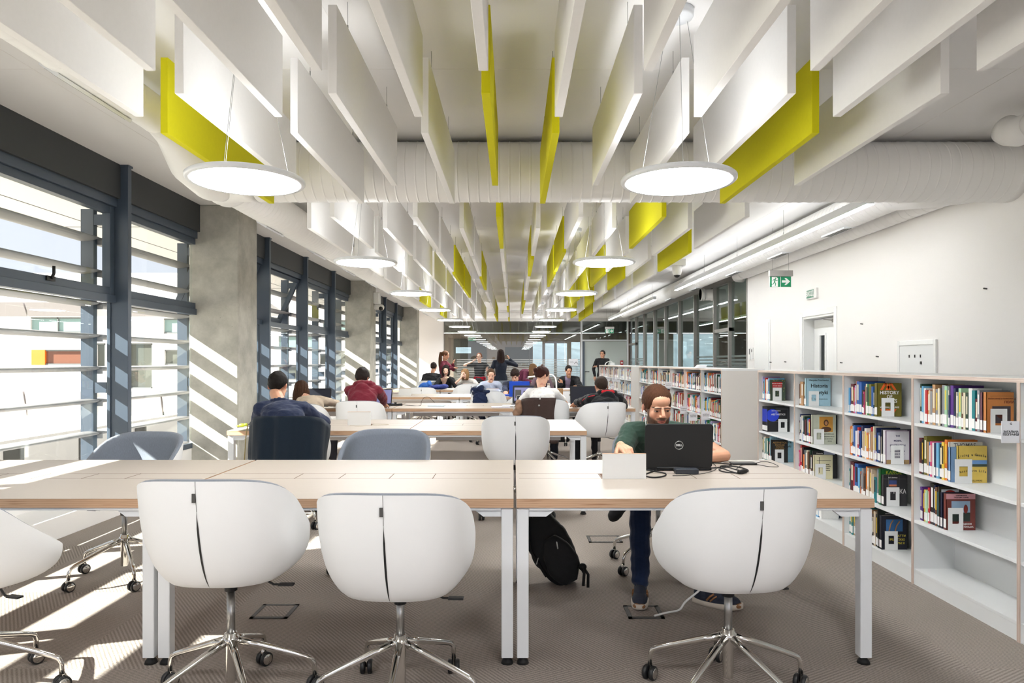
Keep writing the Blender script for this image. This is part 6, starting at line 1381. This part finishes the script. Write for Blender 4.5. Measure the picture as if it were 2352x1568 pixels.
tube_thing('thin_cable', [tp(1545, 1092), tp(1580, 1091), tp(1620, 1086), tp(1643, 1078), tp(1643, 1068), tp(1635, 1063)], 0.0017, 'black_rubber', 'thin black wire curving in front of the power adapter', 'cable')
tube_thing('phone_cable', [tp(1690, 1078), tp(1705, 1067), tp(1735, 1066), tp(1765, 1071), tp(1788, 1071), tp(1770, 1062), tp(1750, 1060, .012), tp(1732, 1065, .01)], 0.0017, 'black_rubber', 'thin black cable making a loop beyond the phone', 'cable')
tube_thing('white_cable', [tp(1655, 1063), tp(1668, 1060), tp(1690, 1057.5), tp(1730, 1058.5), tp(1745, 1060)], 0.0018, 'white_plastic', 'thin white cable lying behind the phone on the front table', 'cable')
t = tag(MB().prism(rbox(0.145, 0.072, 0.01), 0, 0.008).build('phone', 'black_plastic', loc=tp(1707, 1065, 0.001), bevel=0.002), 'dark phone lying flat right of the emblem laptop', 'phone'); MB().prism(rbox(0.13, 0.064, 0.006), 0.008, 0.0085).build('screen', 'dark_glass' if False else 'slot_dark', t)
# second row
t = empty('key_bunch', (px(556, 6.35), 6.35, TZ), 0, 'lime green toy key bunch with dark cord at the window end of the second row', 'keys')
MB().ell((0, 0, 0.018), (0.03, 0.02, 0.016)).ell((0.03, 0.01, 0.022), (0.018, 0.016, 0.014)).tube([(-0.03, 0, 0.01), (-0.06, 0.02, 0.012), (-0.07, 0.05, 0.006)], [0.008, 0.006, 0.003]).build('toy', colmat('A9B82E'), t)
MB().tube([(0.03, 0.03, 0.02), (0.08, 0.06, 0.03), (0.14, 0.04, 0.02), (0.1, 0.0, 0.006), (0.04, 0.05, 0.006), (-0.04, 0.12, 0.005)], 0.004).build('cord', 'black_rubber', t)
tube_thing('earphone_wire', [(-1.55, 6.5, tz), (-1.45, 6.42, tz), (-1.3, 6.5, tz), (-1.2, 6.6, tz), (-1.4, 6.62, tz)], 0.0018, colmat('B8AE9A'), 'pale thin wire lying behind the raised flap of the second row', 'cable')
# third row
t = empty('power_strip', (px(914, 9.5), 9.5, TZ), 0.3, 'black plug block with adapters on the third row near the hoodie', 'power strip')
MB().box(-0.10, 0.06, -0.03, 0.03, 0, 0.03).box(-0.05, -0.02, -0.025, 0.025, 0.03, 0.05).build('block', 'black_plastic', t, bevel=0.004); MB().box(-0.1, -0.06, -0.028, 0.028, 0.03, 0.032).build('socket_face', colmat('3A5A9A'), t)
tube_thing('black_wire', [(px(925, 9.5), 9.5, tz+0.01), (px(945, 9.5), 9.45, tz), (px(965, 9.45), 9.45, tz), (px(968, 9.5), 9.5, 0.80), (px(975, 9.5), 9.5, 0.855), (px(985, 9.5), 9.5, 0.858), (px(994, 9.5), 9.5, 0.81), (px(998, 9.5), 9.5, 0.785)], 0.0028, 'black_rubber', 'black wire arching above the pale tablet on the third row', 'cable')
t = tag(MB().prism(rbox(0.23, 0.16, 0.008), 0, 0.009).build('tablet', colmat('A9BCC6', 0.3), loc=(px(1003, 9.45), 9.45, TZ), bevel=0.002), 'pale blue tablet lying flat under the arching wire', 'tablet')
for i, (u, v, w_, d_, rz) in enumerate(((1150, 935, 0.24, 0.17, 0.1), (1168, 934, 0.16, 0.11, -0.2))):
    Y = (CZ-TZ)*F/(v-VY); t = empty('notebook', (px(u, Y), Y, TZ+0.012*i), rz, ['open white notebook on the third row left of the brown coat', 'small closed pad resting on the open notebook'][i], 'notebook')
    MB().box(-w_/2, w_/2, -d_/2, d_/2, 0, 0.010).build('pages', 'paper', t); MB().box(-w_/2-0.002, w_/2+0.002, -d_/2-0.002, d_/2+0.002, -0.0, 0.0015).build('cover', colmat('7C6AA8') if i == 0 else 'black_plastic', t)
def lamp(x, y, label, pts, bar):
    t = empty('desk_lamp', (x, y, TZ), 0, label, 'desk lamp')
    MB().lathe([(0.001, 0), (0.055, 0), (0.055, 0.012), (0.02, 0.018), (0.001, 0.018)], 28).build('base', 'white_plastic', t)
    P_ = [Vector(p) for p in pts]; MB().tube(P_, 0.011, 10).build('arm', 'white_plastic', t)
    MB().cap(P_[-1], Vector(bar), 0.012, 0.012).build('lamp_head', 'white_plastic', t)
pts = [(0, 0, 0.015), (0, 0, 0.22), (-0.004, 0, 0.32), (-0.02, 0, 0.38), (-0.055, 0, 0.415), (-0.10, 0, 0.425)]
lamp(px(1278, 10.0), 10.0, 'white arched desk lamp rising behind the woman in the dotted tee', pts+[(-0.18, 0, 0.42), (-0.26, 0, 0.40)], (-0.41, 0, 0.385))
t = empty('paper_bag', (px(1285, 9.85), 9.90, TZ), 0.2, 'brown paper bag standing near the arched lamp', 'bag')
MB().prism([(-0.045, 0), (0.045, 0), (0.05, 0.22), (-0.05, 0.22)], -0.03, 0.03, 0, 'xz').build('sack', mat('kraft', '9A7854', 0.85, var=0.06, scale=12, bump=0.5, bscale=25), t); MB().box(-0.05, 0.05, -0.032, 0.032, 0.19, 0.222).build('folded_top', M['kraft'], t)
t = empty('bottle', (px(1260, 12.0), 12.0, TZ), 0, 'white capped bottle beyond the shoulder of the dotted tee woman', 'bottle')
MB().lathe([(0.001, 0), (0.03, 0), (0.032, 0.01), (0.032, 0.17), (0.018, 0.2)], 20).build('body', 'white_plastic', t); MB().lathe([(0.02, 0.2), (0.022, 0.2), (0.022, 0.235), (0.001, 0.236)], 20).build('cap', colmat('C9B8A8'), t)
for i, (u, Y, w_, d_, lb) in enumerate(((1165, 12.75, 0.3, 0.2, 'white paper sheets under the writing hand, fourth row'), (1133, 12.85, 0.26, 0.18, 'open book before the denim shirt woman'), (1040, 15.6, 0.3, 0.2, 'white papers before the woman with the dark bob'), (1310, 15.7, 0.28, 0.2, 'sheet of paper before the man in the black jacket'))):
    t = tag(MB().box(-w_/2, w_/2, -d_/2, d_/2, 0, 0.006).build('paper_sheets', 'paper', loc=(px(u, Y), Y, TZ)), lb, 'paper'); t.rotation_euler = (0, 0, 0.15*i)
b = MB().cap((0, 0, 0), (0.05, -0.03, 0.13), 0.004, 0.004); tag(b.build('pencil', colmat('C9702A'), loc=(px(1166, 12.75), 12.74, TZ+0.012)), 'orange pencil in the hand of the writing man', 'pencil')
b = MB().cap((0, 0, 0), (-0.03, 0, 0.14), 0.004, 0.004); tag(b.build('pen', 'black_plastic', loc=(-1.57, 18.14, 1.36)), 'dark pen held at the lips by the ponytail girl', 'pen')
tag(MB().prism(rbox(0.3, 0.2, 0.01), 0, 0.025).build('book', colmat('2458C8'), loc=(px(1158, 12.6), 12.3, TZ)), 'blue closed binder lying left of the upright folder', 'binder')

# bags and jackets -----------------------------------------------------
def blob(name, mb, m_, label, cat, vox=0.008, amp=0.006, f=30, loc=None, seed=1.0, kind=None):
    me = remesh(mb, vox, 3); co = get_co(me); no = get_no(me); w1 = wobble(co, f, seed); co = co+no*((np.abs(w1)**0.6*np.sign(w1))*amp+wobble(co, f*2.7, seed+3)*amp*0.3)[:, None]; set_co(me, co)
    me.materials.clear(); me.materials.append(M[m_] if isinstance(m_, str) else m_); me.polygons.foreach_set('use_smooth', [True]*len(me.polygons)); me.name = name
    o = bpy.data.objects.new(name, me); C.objects.link(o)
    return tag(o, label, cat)
Y = 15.25
g = MB().ell((px(1005, Y), Y, TZ+0.05), (0.20, 0.10, 0.05)).ell((px(1018, Y), Y, TZ+0.06), (0.12, 0.10, 0.055)).ell((px(992, Y), Y, TZ+0.04), (0.10, 0.08, 0.04))
dots('blue_print', '27377E', '7C8AC8', 60, 0.16)
blob('backpack', g, 'blue_print', 'blue patterned soft bag lying on the window end of the back table', 'bag', 0.008, 0.008, 30)
g = MB().ell((px(975, Y), Y+0.1, TZ+0.07), (0.14, 0.10, 0.075)).ell((px(984, Y), Y+0.1, TZ+0.10), (0.07, 0.09, 0.09)).ell((px(966, Y), Y+0.1, TZ+0.045), (0.07, 0.09, 0.045))
blob('jacket', g, colmat('2A62B4', 0.8), 'bright blue jacket heaped on the window end of the back table', 'jacket', 0.008, 0.010, 28, seed=2)
# the black backpack under the centre legs
g = MB(); bx = px(1300, 4.16)
def slab(g, c0, c1, w0, d0, w1, d1, mid=1.12, n=9, up=(0, 0, 1)):
    c0, c1 = Vector(c0), Vector(c1); ax = (c1-c0).normalized(); fy = Vector((0, 1, 0)); rx = fy.cross(ax).normalized(); fy = ax.cross(rx); rings = []
    for i in range(n+1):
        t = i/n; e_ = math.sin(PI*t)**0.35 if 0 < t < 1 else 0.35; k = (w0+(w1-w0)*t)*(1+(mid-1)*math.sin(PI*t))*max(e_, 0.45); q = (d0+(d1-d0)*t)*max(e_, 0.5); rg = []
        for j in range(24):
            a_ = 2*PI*j/24; cx_, sy_ = math.cos(a_), math.sin(a_); rg.append(c0+(c1-c0)*t+rx*k*abs(cx_)**0.6*(1 if cx_ > 0 else -1)+fy*q*abs(sy_)**0.6*(1 if sy_ > 0 else -1))
        rings.append(rg)
    g.ring(rings)
slab(g, (0.335, 4.16, 0.01), (0.115, 4.30, 0.44), 0.14, 0.085, 0.095, 0.055)
slab(g, (0.35, 4.08, 0.03), (0.22, 4.14, 0.28), 0.095, 0.05, 0.08, 0.04)
bpk = blob('backpack', g, mat('nylon_black', '131416', 0.75, var=0.15, scale=60, bump=0.3, bscale=200), 'black backpack slumped on the floor against the centre table legs', 'backpack', 0.006, 0.006, 22)
b = MB()
for k, (p, q) in enumerate((((0.40, 4.05, 0.13), (0.41, 4.02, 0.03)), ((0.42, 4.06, 0.12), (0.44, 4.04, 0.015)))): b.tube([p, ((p[0]+q[0])/2+0.012, (p[1]+q[1])/2, (p[2]+q[2])/2+0.02), q], 0.009, 6)
b.ell((0.41, 4.06, 0.13), (0.025, 0.02, 0.022)); b.build('strap', 'black_rubber', bpk)
b = MB().cap((0.255, 4.005+0.02, 0.285), (0.26, 4.0+0.02, 0.25), 0.004, 0.004).cap((0.15, 4.13, 0.16), (0.14, 4.12, 0.13), 0.004, 0.004); b.build('zip_pull', 'steel', bpk)
b = MB().tube([(0.13, 4.22, 0.42), (0.09, 4.22, 0.36), (0.10, 4.18, 0.20), (0.2, 4.10, 0.06)], 0.010, 8); b.build('shoulder_strap', 'black_rubber', bpk)
g = MB(); slab(g, (0.62, 11.6, 0.06), (0.98, 11.6, 0.08), 0.09, 0.06, 0.09, 0.06); blob('bag', g, 'nylon_black', 'black bag lying on the floor beyond the second row, near the shelves', 'bag', 0.009, 0.006, 25)
# coats over chair backs
def drape(ch, th0, th1, down, m_, label, off=0.022, seed=1.0, inner=0.16, flare=0.03, name='jacket', amp=0.012, vox=0.007):
    x, y, rz = ch; ca, sa = math.cos(math.radians(rz)), math.sin(math.radians(rz)); g = MB(); rows = []
    nth = 30
    for i in range(25):
        t = i/24; row = []
        for j in range(nth+1):
            th = math.radians(th0+(th1-th0)*j/nth+(5*math.sin(5*t+seed) if j > nth/2 else -4*math.sin(4*t+seed))*abs(2*j/nth-1))
            if t < 0.2: v = 1-inner*(1-t/0.2)*1.4; p = Vector(shell_pt(th, v, 0.045, 0.05))
            else:
                u = (t-0.2)/0.8; v = 1-0.62*u; p = Vector(shell_pt(th, max(v, 0.36), -off)); zz = 0.455+p.z
                ztop = shell_pt(th, 1.0)[2]; p2 = Vector(shell_pt(th, 0.93, -off)); k = min(1, u*1.3)
                p = Vector((p2.x*(1+flare*u), p2.y*(1+flare*u)+0.0, ztop-down*u+0.012*(1-u)))
            if 0.12 < t < 0.28: p.z += 0.022*math.sin((t-0.12)/0.16*PI)
            w_ = math.sin(th*9+seed)*0.5+math.sin(th*17+seed*2+t*3)*0.35; p += Vector((math.sin(th), -math.cos(th), 0))*w_*amp*(0.3+t)
            if t > 0.9: p.z += 0.015*math.sin(th*7+seed)
            row.append((x+p.x*ca-p.y*sa, y+p.x*sa+p.y*ca, p.z+0.455))
        rows.append(row)
    g.grid(rows); o = g.build(name, m_, solid=0.012); return tag(o, label, 'jacket')
coat_b = cloth('coat_brown', '40322E', 0.06); jk = cloth('jacket_dark', '16222E', 0.08); nv = cloth('jacket_navy', '1C2744', 0.08)
o = drape((-1.83, 5.72, 4), -88, 72, 0.52, jk, 'dark blue green jacket draped over the chair of the navy sweater man', seed=1.3, amp=0.030)
MB().tube([(-2.02-0.07, 5.40, 0.86), (-2.11, 5.41, 0.75), (-2.13, 5.43, 0.55), (-2.12, 5.44, 0.40)], 0.004, 6).build('zip', colmat('8A7A45'), o)
o = drape((0.40, 8.50, -6), -75, 28, 0.50, coat_b, 'dark brown wool coat hanging over a chair in the third row', seed=2.2, name='coat', amp=0.026)
b = MB()
for (u, v) in ((1240, 916), (1238, 931)): b.ell(P3(u, v, 8.16), (0.012, 0.008, 0.012))
b.build('button', 'steel', o)
cx_ = px(1100, 11.1); g = MB()
g.ell((cx_, 11.12, 0.84), (0.13, 0.06, 0.07)).ell((cx_-0.06, 11.10, 0.89), (0.07, 0.06, 0.05)).ell((cx_+0.03, 11.10, 0.91), (0.06, 0.06, 0.07)).ell((cx_+0.10, 11.13, 0.86), (0.09, 0.05, 0.04)).ell((cx_+0.02, 11.06, 0.74), (0.12, 0.04, 0.12)).ell((cx_+0.05, 11.05, 0.62), (0.10, 0.035, 0.12))
o = blob('jacket', g, nv, 'navy jacket bunched on a chair back in the fourth row', 'jacket', 0.007, 0.014, 26, seed=5)
MB().ell((cx_-0.10, 11.05, 0.875), 0.012).build('snap_button', 'steel', o)
g = MB().cap((0.70, 4.60, 0.47), (0.72, 4.56, 0.40), 0.07, 0.06).cap((0.72, 4.56, 0.40), (0.66, 4.52, 0.33), 0.06, 0.035).cap((0.72, 4.58, 0.46), (0.78, 4.50, 0.42), 0.05, 0.04)
blob('jacket', g, 'nylon_black', 'black cloth hanging below the seat of the bearded man', 'jacket', 0.008, 0.008, 30)
g = MB().ell((px(1265, 8.2)-0.10, 8.30, 0.80), (0.10, 0.06, 0.12)).ell((px(1190, 8.35)+0.02, 8.35, 0.83), (0.06, 0.07, 0.09)); 
g = MB().ell((px(1192, 8.3), 8.30, 0.80), (0.05, 0.06, 0.10)).ell((px(1186, 8.3), 8.30, 0.72), (0.045, 0.05, 0.06))
blob('scarf', g, mat('scarf_tan', '8E6F5A', 0.9, var=0.2, scale=14), 'tan patterned scarf stuffed beside the brown coat', 'scarf', 0.008, 0.010, 34)

# floor boxes
def fbox(u0, u1, v0, v1, label, cable=False):
    Yn = CZ*F/(v1-VY); Yf = CZ*F/(v0-VY); x0, x1 = px(u0, Yn)+0.01, px(u1, Yn)-0.01
    t = empty('floor_socket_box', ((x0+x1)/2, (Yn+Yf)/2, 0.0005), 0, label, 'floor socket'); w_, d_ = (x1-x0)/2, (Yf-Yn)/2
    MB().box(-w_, w_, -d_, -d_+0.02, 0, 0.005).box(-w_, w_, d_-0.02, d_, 0, 0.005).box(-w_, -w_+0.02, -d_, d_, 0, 0.005).box(w_-0.02, w_, -d_, d_, 0, 0.005).build('frame', 'slot_dark', t)
    MB().box(-w_+0.022, w_-0.022, -d_+0.022, d_-0.022, 0, 0.004).build('lid', 'carpet', t)
fbox(568, 664, 1389, 1421, 'sunlit carpet covered floor socket box beside the leftmost chair base'); fbox(1440, 1532, 1392, 1421, 'floor socket box under the right shoe of the bearded man, with the white cable'); fbox(1350, 1434, 1231, 1246, 'flush floor socket box between the second row and the backpack')
fl = lambda u, v, z=0.0: (px(u, CZ*F/(v-VY)), CZ*F/(v-VY), z)
tube_thing('floor_cable', [fl(1503, 1419, 0.012), fl(1530, 1412, 0.012), fl(1560, 1406, 0.014), (0.93, 3.70, 0.05), (1.02, 3.66, 0.16), (1.06, 3.64, 0.34), (1.07, 3.62, 0.60)], 0.0055, 'white_plastic', 'white cable rising from the floor box to the front table', 'cable')
tag(MB().lathe([(0.001, 0), (0.018, 0), (0.018, 0.11), (0.001, 0.11)], 16, axis='x').build('flask', 'steel', loc=(px(1058, 12.0), 12.0, 0.02)), 'small metal flask lying on the floor beyond the second row', 'flask')
# ================================================================== camera, sun, sky
cam = bpy.data.cameras.new('camera'); co = bpy.data.objects.new('camera', cam); C.objects.link(co)
cam.sensor_width = 36; cam.lens = F/2352*36; cam.shift_x = -(VX-1176)/2352; cam.shift_y = (VY-784)/2352
co.location = (0, 0, CZ); co.rotation_euler = (PI/2, 0, 0); cam.clip_start = 0.05; cam.clip_end = 500
bpy.context.scene.camera = co
s = bpy.data.lights.new('sun', 'SUN'); s.energy = 17; s.angle = 0.009; s.color = (1.0, 0.955, 0.88); so = bpy.data.objects.new('sun', s); C.objects.link(so)
so.rotation_euler = Vector((1, 0.33, -0.66)).to_track_quat('-Z', 'Y').to_euler()
w = bpy.data.worlds.new('sky'); bpy.context.scene.world = w; w.use_nodes = True
bg = w.node_tree.nodes['Background']; bg.inputs[0].default_value = (0.86, 0.88, 1.0, 1); bg.inputs[1].default_value = 0.58
sc = bpy.context.scene; sc.view_settings.view_transform = 'Standard'; sc.view_settings.look = 'None'; sc.view_settings.gamma = 1; sc.view_settings.exposure = 1.0
sc.view_settings.use_curve_mapping = False
